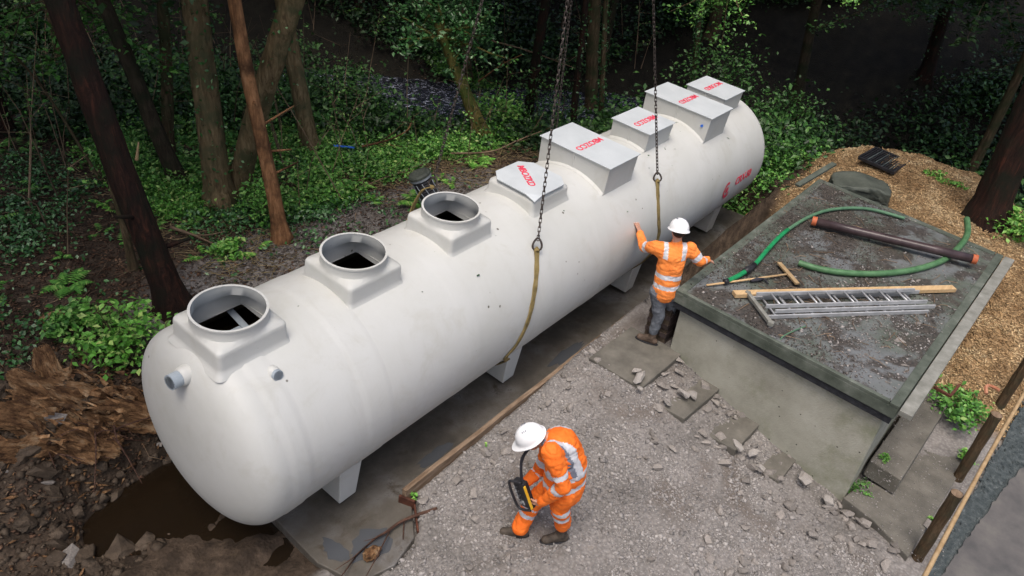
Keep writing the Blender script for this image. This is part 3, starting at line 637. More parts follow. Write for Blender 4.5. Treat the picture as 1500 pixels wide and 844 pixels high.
def chain(a, label):
    a = Vector(a); d = (HOOK-a); L = d.length; t = d/L; m_ = MB(); n_ = int(L/.052)
    for i in range(n_):
        s_ = (i+.5)/n_; sag = .10*math.sin(math.pi*s_)*0
        link_mesh(a+d*s_+Vector((0, 0, -sag)), t, math.pi/2*(i % 2)+.35*math.sin(i*.21), m_)
    e = empty('lifting_chain', tuple(a)); tag(e, label, 'chain', 'lifting chains')
    for i in range(len(m_.v)): m_.v[i] = tuple(Vector(m_.v[i])-a)
    tag(m_.build('chain_links', M['steel'], e, smooth=True), kind='stuff')
    # pear shaped coupling link at the bottom
    pts = [Vector((0, 0, 0))]; sh = MB(); side = t.cross(Vector((.577, -.817, 0))).normalized(); side = t.cross(side).normalized()
    loop = []
    for i in range(17):
        th = 2*math.pi*i/16; rr_ = .05*(1-.35*math.cos(th)); loop.append(side*math.sin(th)*rr_+t*(math.cos(th)*.075-.05))
    sh.tube(loop, .0125, 8, cap=False); sh.build('coupling_link', M['steel'], e, smooth=True)
    return e, a-t*.11
def band(pts, w, th, nrm, name, parent, m):
    m_ = MB(); P = [Vector(p) for p in pts]
    for i in range(len(P)):
        t = (P[min(i+1, len(P)-1)]-P[max(i-1, 0)]).normalized(); n_ = nrm(P[i]) if callable(nrm) else Vector(nrm); s_ = t.cross(n_).normalized()
        s_ = s_*(w/2)*(1+.12*math.sin(i*1.3)); n_ = s_.cross(t).normalized()*th/2
        m_.v += [tuple(P[i]+s_+n_), tuple(P[i]-s_+n_), tuple(P[i]-s_-n_), tuple(P[i]+s_-n_)]
    for i in range(len(P)-1):
        for k in range(4): m_.f.append((4*i+k, 4*i+(k+1) % 4, 4*i+4+(k+1) % 4, 4*i+4+k)); m_.m.append(0)
    return m_.build(name, m, parent, smooth=False)
def sling(top, pts, label):
    e = empty('webbing_sling', tuple(top)); tag(e, label, 'sling', 'yellow webbing slings round the tank')
    P = spline([Vector(p)-Vector(top) for p in pts], 7); tp = Vector(top)
    band(P, .062, .014, lambda p: Vector((0, (p+tp).y, (p+tp).z)).normalized() if (p+tp).length > .1 else Vector((0, -1, 0)), 'webbing', e, M['webbing'])
    MB().tube([P[0]+(P[0]-P[1]).normalized()*.03, P[0], P[1]], [.012, .03, .034], 8).build('eye_sleeve', M['webbing'], e)
    return e
def around(x0, th0, th1, n_=8, r=1.012, dx=0.0):
    return [(x0+dx*i/(n_-1), -math.cos(th0+(th1-th0)*i/(n_-1))*r, math.sin(th0+(th1-th0)*i/(n_-1))*r) for i in range(n_)]
for a, lab, sl, slab_ in (
  ((4.297, -0.733, 0.820), 'dark chain in front of the tank, nearest of the lifting chains to the open risers', [(0,0,0)]+[(4.144, -0.874, 0.510),(3.990, -0.979, 0.258),(3.879, -1.012, -0.005),(3.777, -0.976, -0.266),(3.677, -0.915, -0.437)]+[(3.86,-.80,-.66),(3.84,-.5,-.89),(3.82,0,-1.015),(3.82,.5,-.89),(3.84,.85,-.55)], 'yellow sling hanging slack on the flank in front of the octagonal lid'),
  ((7.044, -0.743, 0.811), 'dark chain in front of the tank, directly above the worker with outstretched arms', [(0,0,0)]+[(6.961, -0.869, 0.518),(6.895, -0.977, 0.263),(6.951, -1.012, -0.019)]+[(6.97,-.97,-.3),(6.97,-.80,-.62),(6.97,-.5,-.88),(6.97,0,-1.015),(6.97,.5,-.88),(6.95,.85,-.55)], 'yellow sling running down the flank behind the worker in the white helmet'),
  ((4.2, .812, 1.041), 'dark chain behind the tank, passing the black capped pipe', [(0,0,0),(4.1,.93,.85),(4.0,1.02,.5),(3.9,1.02,.1),(3.86,.95,-.36)], 'worn yellow sling on the far side of the tank below the black capped pipe'),
  ((6.8, .85, .60), 'dark chain behind the tank, ending out of sight behind the first long riser box', [(0,0,0),(6.9,.96,.35),(6.95,1.0,.0),(6.95,.95,-.36)], 'yellow sling hidden on the far side of the tank behind the first long riser box')):
    e, bot = chain(a, lab); sl[0] = tuple(bot); sling(bot, sl, slab_)
mr = MB().tube([HOOK+Vector((.09*math.cos(t_), 0, .13*math.sin(t_)+.1)) for t_ in np.linspace(0, 2*math.pi, 19)], .018, 8).build('master_ring', M['steel'], smooth=True)
tag(mr, 'steel master ring gathering the lifting chains high above the tank', 'ring')

# ------------------------------------------------------------------ concrete building
PA, PB, PC, PD = (5.83, -1.89), (10.88, -1.96), (10.41, -4.94), (5.59, -4.71)
def lerp2(a, b, t): return (a[0]+(b[0]-a[0])*t, a[1]+(b[1]-a[1])*t)
def inset(d):
    cx_, cy_ = np.mean([PA, PB, PC, PD], axis=0); out = []
    Ps = [Vector(p) for p in (PA, PB, PC, PD)]
    for i in range(4):
        p = Ps[i]; a = (Ps[i-1]-p).normalized(); b = (Ps[(i+1) % 4]-p).normalized(); out.append(tuple(p+a*d+b*d))
    return out
BL = empty('concrete_pump_house', (5.9, -4.55, -1.8)); tag(BL, 'low flat roofed concrete building covered with tools beside the tank', 'building')
off = Vector((-5.9, 4.55, 1.8))
def bld(mb_, name, m, bev=0): 
    mb_.v = [tuple(Vector(p)+off) for p in mb_.v]; return mb_.build(name, m, BL, bevel=bev)
wl = inset(.09)
bld(MB().prism([wl[0], wl[3], wl[2], wl[1]], -2.4, -.24), 'wall', M['wall'], .012)
ii = inset(.02)
bld(MB().prism([ii[0], ii[3], ii[2], ii[1]], -.27, -.175), 'bitumen_drip', M['bitumen'], .006)
bld(MB().prism([PA, PD, PC, PB], -.175, -.03), 'roof_slab', M['fascia'], .01)
rin = inset(.05)
bld(MB().prism([rin[0], rin[3], rin[2], rin[1]], -.05, -.004), 'felt_roof', M['roof'])
def coping(p, q, w, inn, h=.004, m='fascia', z0=-.03):
    p = Vector(p); q = Vector(q); t = (q-p).normalized(); n_ = Vector((t.y, -t.x)) if inn < 0 else Vector((-t.y, t.x))
    return MB().prism([tuple(p), tuple(q), tuple(q+n_*w), tuple(p+n_*w)][::-1 if inn > 0 else 1], z0, h)
cp = [(PA, PB, .12, 1), (PB, PC, .13, 1), (PC, PD, .10, 1), (PD, PA, .055, 1)]
for k, (p, q, w, s_) in enumerate(cp):
    p = Vector(p); q = Vector(q); t = (q-p).normalized(); c_ = Vector((sum(v_[0] for v_ in (PA, PB, PC, PD))/4, sum(v_[1] for v_ in (PA, PB, PC, PD))/4))
    n_ = Vector((-t.y, t.x)); n_ = n_ if (c_-p).dot(n_) > 0 else -n_
    q2 = q-t*(.0 if k % 2 == 0 else .11); p2 = p+t*(.0 if k % 2 == 0 else .11)
    m_ = MB(); a_ = [p2, q2, q2+n_*w, p2+n_*w]
    if (Vector((a_[1]-a_[0]).to_3d())).cross((a_[2]-a_[1]).to_3d()).z < 0: a_ = a_[::-1]
    bld(m_.prism([tuple(z_) for z_ in a_], -.03, .004+.002*k), 'coping', M['fascia'], .004)
# metal gutter edge on the C-D side
m_ = MB(); p = Vector(PD); q = Vector(PC); t = (q-p).normalized(); n_ = Vector((t.y, -t.x))
a_ = [p-t*.03+n_*.015, q+t*.02+n_*.015, q+t*.02+n_*.15, p-t*.03+n_*.15][::-1]
bld(m_.prism([tuple(z_) for z_ in a_], -.07, -.005), 'gutter_edge', M['flashing'], .005)
m_ = MB(); m_.beam((*(p+t*1.0+n_*.15), -.20), (*(p+t*1.0+n_*.34), -.22), .03, .03).beam((*(p+t*1.0+n_*.34), -.22), (*(p+t*1.28+n_*.36), -.20), .03, .03)
bld(m_, 'bracket', M['rust'])
# dark brick pier beside the wall corner
pier = empty('brick_pier', (6.15, -1.72, -1.0)); tag(pier, 'dark brick pier under the roof corner behind the worker in jeans', 'brick pier')
M['brick'] = nmat('dark_brick', [(.3, (.03, .022, .02)), (.6, (.075, .055, .05)), (.8, (.13, .1, .09))], 14, .75, .6, 60, .01, pos=False, rnd=('obj', .7, 1.3))
brm = MB().box((0, 0, 0), (.205, .098, .062)).mesh('brick')
brm.materials.append(M['brick'])
for r_ in range(10):
    for c_ in range(3):
        for d_ in range(2):
            o = bpy.data.objects.new('brick', brm); COL.objects.link(o); o.parent = pier
            o.location = (-.1+.22*d_+random.uniform(-.004, .004)+(.05 if r_ % 2 else 0), -.1+.108*c_, .03+.072*r_); o.rotation_euler = (0, 0, random.uniform(-.03, .03))
MB().box((.02, .01, .36), (.42, .30, .74)).build('mortar_core', M['soilclod'], pier)
# drain gutter / plank leaning at the far roof corner
o = MB().beam((10.399, -1.765, -0.050), (11.459, -1.984, 0.120), .10, .04).build('leaning_board', M['fascia'], bevel=.004); tag(o, 'mossy grey green board sticking out past the far corner of the flat roof', 'board')

# steps (each block cast concrete), left flight beside the wall, right flight below the gutter
def block(poly, z1, h, label, m='concrete'):
    c_ = np.mean(poly, axis=0); m_ = MB().prism([(p[0]-c_[0], p[1]-c_[1]) for p in poly], -h, 0)
    n_ = len(m_.v)
    o = m_.build('concrete_step', M[m], bevel=.012); o.location = (c_[0], c_[1], z1)
    tag(o, label, 'step', 'concrete steps around the building'); return o
def ccw(P): 
    a = sum(P[i][0]*P[(i+1) % len(P)][1]-P[(i+1) % len(P)][0]*P[i][1] for i in range(len(P))); return P if a > 0 else P[::-1]
block(ccw([(5.95, -1.35), (5.95, -2.16), (4.92, -2.12), (4.95, -1.32)]), -.93, .2, 'top concrete landing under the boots of the worker in jeans')
block(ccw([(5.95, -2.1), (5.95, -2.80), (5.0, -2.72), (5.0, -2.05)]), -1.10, .25, 'mossy second step against the wall with a green tuft behind it')
block(ccw([(5.95, -2.75), (5.95, -3.42), (5.15, -3.38), (5.15, -2.7)]), -1.27, .25, 'third step against the wall, half covered by rubble')
block(ccw([(5.95, -3.36), (5.95, -3.98), (5.25, -3.95), (5.25, -3.35)]), -1.45, .25, 'lowest step of the flight along the wall')
block(ccw([(6.12, -4.68), (6.05, -5.06), (8.1, -5.18), (8.1, -4.8)]), -1.22, .25, 'long upper concrete step right of the wall end with a small weed on it')
block(ccw([(5.25, -5.45), (5.5, -5.0), (5.6, -4.62), (6.1, -4.75), (6.1, -5.04), (8.17, -5.2), (8.17, -5.70)]), -1.49, .25, 'wide lower concrete step between the wall end and the timber posts')

# ------------------------------------------------------------------ things on the flat roof
def dag(pts, dz=0): return [Vector((p[0], p[1], p[2]+dz)) for p in pts]
h1 = spline([(6.410, -2.281, 0.050), (6.692, -2.344, 0.050), (7.106, -2.382, 0.060), (7.670, -2.342, 0.060), (8.385, -2.313, 0.050), (9.187, -2.384, 0.040), (9.764, -2.562, 0.040), (10.249, -2.951, 0.040), (10.395, -3.496, 0.040)], 8)
hz = empty('garden_hose', tuple(h1[0])); tag(hz, 'slim green hose curving across the roof from the broom to the brown pipe', 'hose')
hl = [p-h1[0] for p in h1]
MB().tube(hl[:34], .033, 10).build('green_section', M['hose_green'], hz, smooth=True)
MB().tube(hl[33:], .027, 10).build('faded_section', M['hose_dull'], hz, smooth=True)
MB().tube([hl[11], hl[13], hl[16]], [.043, .05, .04], 10).build('tape_wrap', M['black'], hz, smooth=True)
MB().tube([hl[0]-(hl[2]-hl[0])*.3, hl[0], hl[2]], [.028, .042, .036], 10).build('nozzle', M['black'], hz, smooth=True)
h2 = spline([(7.660, -2.796, 0.050), (7.721, -3.063, 0.050), (7.910, -3.376, 0.050), (8.269, -3.729, 0.050), (8.774, -4.053, 0.050), (9.370, -4.281, 0.050), (9.973, -4.368, 0.050), (10.566, -4.375, 0.070), (11.039, -4.252, 0.120)], 8)
hk = empty('suction_hose', tuple(h2[0])); tag(hk, 'thick green ribbed hose bent under the right end of the brown pipe', 'hose')
rr_ = []; pp_ = []
for i in range(len(h2)-1):
    for k in range(4): pp_.append(h2[i].lerp(h2[i+1], k/4)-h2[0]); rr_.append(.043+.003*math.cos(math.pi*k))
MB().tube(pp_, rr_, 12).build('hose_wall', M['hose_thick'], hk, smooth=True)
p0_, p1_ = Vector((8.978, -2.516, 0.100)), Vector((9.577, -4.638, 0.150))
pz = empty('drain_pipe', tuple(p0_)); tag(pz, 'straight dark brown pipe with orange ends lying across the roof', 'pipe')
d_ = p1_-p0_; MB().tube([d_*0, d_*.25, d_*.5, d_*.75, d_], .064, 22).build('pipe_wall', M['pipe'], pz, smooth=True).data
for a_, b_ in ((-.012, .018), (.982, 1.012)): smooth_by_angle(MB().tube([d_*a_, d_*b_], .069, 22).build('orange_end', M['orange_cap'], pz), 50)
pk = MB().beam((6.234, -2.488, 0.045), (8.665, -4.588, 0.045), .10, .055).build('pine_plank', M['pine'], bevel=.003); tag(pk, 'fresh yellow pine board lying behind the aluminium ladder', 'board')
bm_ = empty('push_broom', (7.225, -2.791, 0.050)); tag(bm_, 'wooden push broom lying on the roof with its handle toward the worker', 'broom')
o0 = Vector((7.225, -2.791, 0.050))
MB().tube([Vector((6.183, -2.136, 0.030))-o0, Vector((0, 0, 0))], .014, 8).build('handle', M['pine'], bm_, smooth=True)
a_ = Vector((7.434, -2.600, 0.055))-o0; b_ = Vector((7.094, -2.991, 0.055))-o0
MB().beam(a_, b_, .06, .03).build('head', M['rope'], bm_, bevel=.004)
br = MB(); 
for i in range(220):
    s_ = random.random(); q = a_.lerp(b_, s_); n_ = Vector((-(b_-a_).y, (b_-a_).x, 0)).normalized()*-1
    n_ = Vector((.5, -.6, 0)).normalized(); e_ = q+n_*.06+Vector((random.uniform(-.01, .01), random.uniform(-.01, .01), -.035)); q = q+n_*.02
    br.tube([q, e_], .003, 3, cap=False)
tag(br.build('bristles', M['bark_brown'], bm_), kind='stuff')
# ladder: three nested sections plus stabiliser bar
LA, LB, LC = Vector((6.359, -2.697, 0.060)), Vector((8.041, -4.146, 0.060)), Vector((5.988, -2.982, 0.060))
lx = (LB-LA).normalized(); ly = (LC-LA); ly = (ly-lx*ly.dot(lx)).normalized(); Lw = .40; Ll = (LB-LA).length
ldr = empty('aluminium_ladder', tuple(LA)); tag(ldr, 'folded three section aluminium ladder lying flat at the roof edge', 'ladder')
for s_, (z_, sh, ins) in enumerate(((.0, .0, 0), (.055, .10, .035), (.11, -.02, .07))):
    for w_ in (0, 1):
        yy = ins if w_ == 0 else Lw-ins
        a_ = ly*yy+lx*(sh)+Vector((0, 0, z_-.03)); MB().beam(a_, a_+lx*(Ll+.03), .022, .05).build('stile', M['alu'], ldr, bevel=.003)
    for r_ in range(8):
        x_ = .12+r_*.255+sh+(.085 if s_ == 1 else .04*s_)
        a_ = lx*x_+ly*ins+Vector((0, 0, z_-.03)); MB().tube([a_, a_+ly*(Lw-2*ins)], .013, 8).build('rung', M['alu'], ldr, smooth=True)
a_ = -lx*.05-ly*.07+Vector((0, 0, .0)); b_ = -lx*.05+ly*(Lw+.17)+Vector((0, 0, .0))
MB().beam(a_, b_, .05, .045).build('stabiliser_bar', M['flashing'], ldr, bevel=.004)
MB().box(b_, (.06, .07, .06)).build('rubber_foot', M['flashing'], ldr, bevel=.008); MB().box(a_, (.055, .06, .055)).build('rubber_foot', M['flashing'], ldr, bevel=.008)
cd = MB().tube(spline([(6.279, -3.415, 0.020), (6.040, -3.336, 0.020), (5.837, -3.295, 0.025), (5.815, -3.286, -0.080), (5.834, -3.330, -0.220)], 5), .008, 6).build('cord', M['hose_dull'], smooth=True); tag(cd, 'thin green cord hanging over the roof edge below the ladder', 'cord')
glv = MB()
for a_, b_, r_ in (((6.724, -2.509, 0.030), (6.900, -2.605, 0.030), .03), ((6.940, -2.531, 0.030), (6.859, -2.701, 0.020), .014)): glv.tube([a_, tuple((Vector(a_)+Vector(b_))/2+Vector((0, 0, .01))), b_], [r_*.6, r_, r_*.6], 8)
tag(glv.build('dark_glove', M['darkstrap'], smooth=True), 'crumpled dark glove beside the broom head', 'glove')
# roof debris
def chips_mesh(name, pts, size, aniso=(1, .5, .25), m=None, parent=None):
    """small irregular wedges, 6 verts 8 tris each"""
    n_ = len(pts); base = np.array([(1, 0, 0), (-1, 0, 0), (0, 1, 0), (0, -1, 0), (0, 0, 1), (0, 0, -1)], float)
    B = np.repeat(base[None], n_, 0)*(1+RNG.uniform(-.45, .45, (n_, 6, 1))); B = B*np.array(aniso); B = B+RNG.uniform(-.22, .22, (n_, 6, 3))*np.array(aniso)
    B = B*np.asarray(size).reshape(n_, 1, 1)
    yaw = RNG.uniform(0, 2*np.pi, n_); tl = RNG.normal(0, .35, n_)
    c_, s_ = np.cos(tl)[:, None], np.sin(tl)[:, None]; B2 = np.stack([B[..., 0]*c_-B[..., 2]*s_, B[..., 1], B[..., 0]*s_+B[..., 2]*c_], -1)
    c_, s_ = np.cos(yaw)[:, None], np.sin(yaw)[:, None]; B3 = np.stack([B2[..., 0]*c_-B2[..., 1]*s_, B2[..., 0]*s_+B2[..., 1]*c_, B2[..., 2]], -1)
    V_ = (B3+np.asarray(pts)[:, None]).reshape(-1, 3)
    T = np.array([(0, 2, 4), (2, 1, 4), (1, 3, 4), (3, 0, 4), (2, 0, 5), (1, 2, 5), (3, 1, 5), (0, 3, 5)])
    F_ = (T[None]+6*np.arange(n_)[:, None, None]).reshape(-1, 3)
    return tag(link(name, fast_mesh(name, V_, F_), m, parent), kind='stuff')
A2, B2_, C2, D2 = [Vector(p) for p in rin]
def roofpt(u, v_): a = A2.lerp(B2_, u); b = D2.lerp(C2, u); return a.lerp(b, v_)
pts = []; 
while len(pts) < 22000:
    u, v_ = random.random(), random.random()
    q = roofpt(u, v_); dn = float(fbm(np.array([q.x*1.6]), np.array([q.y*1.6]))[0])
    # debris lies thick on the tank side, thin toward the gutter side
    d = (1-v_)*1.15-.1+1.3*(dn-.47)
    if v_ > .55 and u > .55: d -= .7
    if u < .25 and v_ < .3: d -= .5
    if random.random() < d: pts.append((q.x, q.y, .0+.02*random.random()*dn))
pts = np.array(pts); chips_mesh('roof_soil', pts, np.clip(RNG.lognormal(math.log(.006), .5, len(pts)), .003, .02), (1, .7, .5), M['dark_gravel'])
pts = []
while len(pts) < 3600:
    u, v_ = random.random(), random.random(); q = roofpt(u, v_); d = math.exp(-((v_-.72)/.2)**2-((u-.3)/.25)**2)+.12
    if random.random() < d: pts.append((q.x, q.y, .002))
pts = np.array(pts); chips_mesh('roof_grit', pts, np.clip(RNG.lognormal(math.log(.009), .5, len(pts)), .003, .03), (1, .8, .5), M['gravel'])

# ------------------------------------------------------------------ posts and rail by the path
def post(b, top, r, label, name='timber_post'):
    b = Vector(b); top = Vector(top); e = empty(name, tuple(b)); tag(e, label, 'post', 'timber posts along the path')
    d = top-b; m_ = MB(); P = [d*(-.1)]+[d*(i/8) for i in range(9)]
    m_.tube(P, [r*(1+.05*math.sin(i*2.1)) for i in range(10)], 14, cap=False, jit=.02); o = m_.build('shaft', M['post'], e, smooth=True)
    MB().tube([d*.985, d*1.0], [r*1.0, r*.95], 14).build('cut_top', M['timber'], e)
    return e
post((5.4, -5.535, -1.64), (5.4, -5.535, -.52), .062, 'nearest timber post at the bottom right by the wide lower step')
post((7.0, -5.61, -1.55), (7.0, -5.61, -.45), .062, 'middle timber post leaning over the path rail')
post((8.55, -5.72, -1.2), (8.6, -5.74, -.1), .062, 'farthest timber post where the rail leaves the picture')
ra = spline([(3.775, -5.511, -0.500), (4.198, -5.539, -0.500), (5.097, -5.596, -0.470), (6.190, -5.673, -0.440), (7.640, -5.791, -0.420), (9.221, -5.928, -0.400)], 6)
rl = MB().tube(ra, .022, 8, jit=.05).build('path_rail', M['rope'], smooth=True); tag(rl, 'long thin tan rail nailed along the tops of the posts', 'rail')

# ------------------------------------------------------------------ drain grate, tarp, blue scrap, black capped pipe
gr = empty('drain_grate', (13.156, -2.474, -0.130)); tag(gr, 'dark ribbed plastic grate lying on the bark mulch', 'grate')
g0 = Vector((13.156, -2.474, -0.130)); ga, gb, gc = [Vector(q)-g0 for q in ((12.857, -2.072, -0.130), (13.674, -2.156, -0.130), (13.470, -2.847, -0.130))]
gd = ga+gc-gb; 
m_ = MB(); 
for a_, b_ in ((ga, gb), (gb, gc), (gc, gd), (gd, ga)): m_.beam(a_, b_, .04, .05)
m_.build('frame', M['black'], gr)
for i in range(1, 14):
    MB().beam(ga.lerp(gd, i/14), gb.lerp(gc, i/14), .022, .03).build('bar', M['bluestone'] if i % 3 == 0 else M['black'], gr)
MB().add([ga+Vector((0, 0, -.03)), gb+Vector((0, 0, -.03)), gc+Vector((0, 0, -.03)), gd+Vector((0, 0, -.03))], [(0, 1, 2, 3)]).build('backing', M['black'], gr)
def lump(name, c, r, m, amp=.25, fr=2.2, sub=4, flat=0.0, parent=None, seed=0):
    bm = bmesh.new(); bmesh.ops.create_icosphere(bm, subdivisions=sub, radius=1)
    for v_ in bm.verts:
        n_ = mnoise.noise(v_.co*fr+Vector((seed*3.1, 0, 0)))*amp+mnoise.noise(v_.co*fr*3+Vector((seed, 5, 0)))*amp*.4
        p = v_.co*(1+n_)
        if flat and p.z > flat: p.z = flat+(p.z-flat)*.15
        v_.co = Vector((p.x*r[0], p.y*r[1], p.z*r[2]))
    me_ = bpy.data.meshes.new(name); bm.to_mesh(me_); bm.free(); o = link(name, me_, m, parent); o.location = c
    for f_ in me_.polygons: f_.use_smooth = True
    return o
tc = (11.120, -2.313, -0.020)
bm = bmesh.new(); bmesh.ops.create_cube(bm, size=1); bmesh.ops.subdivide_edges(bm, edges=bm.edges[:], cuts=14, use_grid_fill=True)
for v_ in bm.verts:
    p = v_.co.copy(); q = Vector((p.x*1.0, p.y*.62, p.z*.42)); k_ = mnoise.noise(Vector((p.x*2.5+p.z*4, p.y*2.5, p.z*1.5)))
    rd = 1-.10*(abs(p.x)*2)**4*(abs(p.y)*2)**4-.05*(p.z+.5)
    fold = .045*math.sin((p.x-p.y*1.4)*21+9*k_)*(.75-p.z); v_.co = Vector((q.x*rd+fold*.8, q.y*rd+fold, q.z+.05*k_+.06*math.cos(p.x*3)*(p.z > .3)))
me_ = bpy.data.meshes.new('tarp'); bm.to_mesh(me_); bm.free(); tp_ = link('tarpaulin_bundle', me_, M['tarp']); tp_.location = (11.32, -2.55, -.22); tp_.rotation_euler = (0, 0, math.radians(-64))
for f_ in me_.polygons: f_.use_smooth = True
tag(tp_, 'olive tarpaulin draped over a block behind the far roof corner', 'tarpaulin')
bs_ = Vector((6.598, 5.334, -0.780)); o = MB().beam(bs_+Vector((-.13, .12, .06)), bs_+Vector((.16, -.12, .02)), .13, .03, (.3, .2, 1)).build('blue_scrap', M['blue'], bevel=.01); tag(o, 'bright blue plastic scrap lying in the undergrowth', 'plastic scrap')
kp = empty('capped_pipe', (6.35, 2.72, -.95)); kd = Vector((-.30, .34, 1.0)).normalized()
tag(kp, 'upright black ribbed pipe with a grey banded cap behind the open risers', 'pipe')
mm = []; rr_ = []
for i in range(29): mm.append(kd*(i*.024)); rr_.append(.15+.012*(i % 2))
MB().tube(mm, rr_, 24).build('ribbed_pipe', M['black'], kp, smooth=False)
MB().tube([kd*.66, kd*.70, kd*.70], [.185, .185, .17], 28, cap=False).build('grey_band', M['rim_grey'], kp)
MB().tube([kd*.70, kd*.735, kd*.76, kd*.765], [.19, .19, .17, .1], 28).build('cap', M['tarp'], kp)
for k in range(10):
    th = 2*math.pi*k/10; u_ = kd.orthogonal().normalized(); w_ = kd.cross(u_); q = u_*math.cos(th)+w_*math.sin(th); q2 = u_*math.cos(th+.7)+w_*math.sin(th+.7)
    MB().tube([q*.17+kd*.62, (q+q2).normalized()*.172+kd*.32, q2*.18+kd*.04], .007, 5).build('net_cord', M['rim_grey'], kp, smooth=True)

# ------------------------------------------------------------------ people
def remesh(name, caps, ells=(), voxel=.011, sm=4, noise=0.0, nf=9.0, mats=None, parent=None, loc=None, rule=None, cut=None, seed=0):
    """one continuous surface grown from tapered limbs (p0,p1,r0,r1) and ellipsoids (c,(rx,ry,rz),R)"""
    m_ = MB()
    for p0, p1, r0, r1 in caps:
        p0 = Vector(p0); p1 = Vector(p1); d = p1-p0; L = max(d.length, 1e-4); t = d/L; P = []; R_ = []
        for k in range(4): a = math.pi/2*k/4; P.append(p0-t*r0*math.cos(a)*.98); R_.append(max(.002, r0*math.sin(a)))
        for k in range(5): P.append(p0.lerp(p1, k/4)); R_.append(r0+(r1-r0)*k/4)
        for k in range(3, -1, -1): a = math.pi/2*k/4; P.append(p1+t*r1*math.cos(a)*.98); R_.append(max(.002, r1*math.sin(a)))
        m_.tube(P, R_, 14)
    me_ = m_.mesh('t'); bm = bmesh.new(); bm.from_mesh(me_); bpy.data.meshes.remove(me_)
    for c_, r_, R_ in ells:
        T_ = Matrix.Translation(c_) @ (R_.to_4x4() if R_ is not None else Matrix()) @ Matrix.Diagonal((*r_, 1))
        bmesh.ops.create_icosphere(bm, subdivisions=3, radius=1, matrix=T_)
    bmesh.ops.recalc_face_normals(bm, faces=bm.faces)
    me_ = bpy.data.meshes.new(name); bm.to_mesh(me_); bm.free()
    o = bpy.data.objects.new('tmp', me_); COL.objects.link(o)
    r_ = o.modifiers.new('r', 'REMESH'); r_.mode = 'VOXEL'; r_.voxel_size = voxel
    s_ = o.modifiers.new('s', 'SMOOTH'); s_.factor = .5; s_.iterations = sm
    dg = bpy.context.evaluated_depsgraph_get(); out = bpy.data.meshes.new_from_object(o.evaluated_get(dg)); bpy.data.objects.remove(o)
    if noise:
        ns = [v_.normal.copy() for v_ in out.vertices]
        for v_, n_ in zip(out.vertices, ns):
            q = v_.co*nf+Vector((seed*7.7, 0, 0)); w_ = mnoise.noise(Vector((q.x, q.y, q.z*1.6)))+.6*abs(mnoise.noise(q*2.1+Vector((3, 3, 3))))-.75*max(0, 1-5*abs(mnoise.noise(Vector((q.x*.9+2, q.y*.9, q.z*2.6)))))*.8
            v_.co += n_*w_*noise
    out.name = name
    o = link(name, out, mats, parent)
    for f_ in out.polygons: f_.use_smooth = True
    if rule:
        C_ = [(Vector(a), Vector(b), r0, r1) for a, b, r0, r1 in caps]
        for f_ in out.polygons:
            c_ = f_.center; best = None
            for k, (a, b, r0, r1) in enumerate(C_):
                d = b-a; t = max(0, min(1, (c_-a).dot(d)/max(d.length_squared, 1e-9))); s_ = (c_-a-d*t).length-(r0+(r1-r0)*t)
                if best is None or s_ < best[0]: best = (s_, k, t)
            f_.material_index = rule(c_, best[1], best[2])
    if loc is not None: o.location = loc
    return o
def hand_caps(wr, tip, palmn, curl=.5, s=1.0, side=1, spread=.16):
    """palm + 4 fingers + thumb. wr wrist, tip = direction of fingers, palmn = palm normal (fingers curl toward it)"""
    wr = Vector(wr); d = Vector(tip).normalized(); n_ = Vector(palmn); n_ = (n_-d*n_.dot(d)).normalized(); w_ = d.cross(n_)*side; out = []
    pc = wr+d*.045*s
    out += [(wr, wr+d*.02*s, .027*s, .030*s)]
    for k in range(4): out.append((wr+d*.015*s+w_*(k-1.5)*.011*s, wr+d*.088*s+w_*(k-1.5)*.021*s, .016*s, .012*s))
    for k, L in enumerate((.070, .080, .074, .058)):
        b = wr+d*.088*s+w_*(k-1.5)*.0215*s; dd = (d+w_*(k-1.5)*spread).normalized(); a1 = curl*.6; a2 = curl*1.3; a3 = curl*1.9; p = b
        for a_, f_, r0, r1 in ((a1, .42, .0102, .0095), (a2, .32, .0095, .0088), (a3, .26, .0088, .0075)):
            q = p+(dd*math.cos(a_)+n_*math.sin(a_))*L*f_*s; out.append((p, q, r0*s, r1*s)); p = q
    b = wr+d*.025*s-w_*.030*s; q = b+(d*.6-w_*.75+n_*.25).normalized()*.042*s; r_ = q+(d*.85-w_*.3+n_*(.25+curl*.4)).normalized()*.034*s
    out += [(b, q, .015*s, .012*s), (q, r_, .0115*s, .009*s)]
    return out
def head_parts(c, fwd, upv, s=1.0):
    c = Vector(c); f_ = Vector(fwd).normalized(); u_ = Vector(upv); u_ = (u_-f_*u_.dot(f_)).normalized(); l_ = u_.cross(f_); R_ = Matrix((f_, l_, u_)).transposed()
    E_ = [(c+u_*.02*s-f_*.008*s, (.096*s, .077*s, .105*s), R_), (c-u_*.055*s+f_*.03*s, (.062*s, .056*s, .062*s), R_), (c-u_*.085*s+f_*.058*s, (.028*s, .03*s, .022*s), R_)]
    K_ = [(c+f_*.088*s+u_*.012*s, c+f_*.108*s-u_*.028*s, .009*s, .014*s), (c+f_*.086*s-u_*.058*s-l_*.018, c+f_*.086*s-u_*.058*s+l_*.018, .008*s, .008*s)]
    for q in (-1, 1): K_ += [(c+l_*q*.08*s+u_*.02*s-f_*.01*s, c+l_*q*.083*s-u_*.03*s-f_*.005*s, .013*s, .009*s)]
    return E_, K_, R_
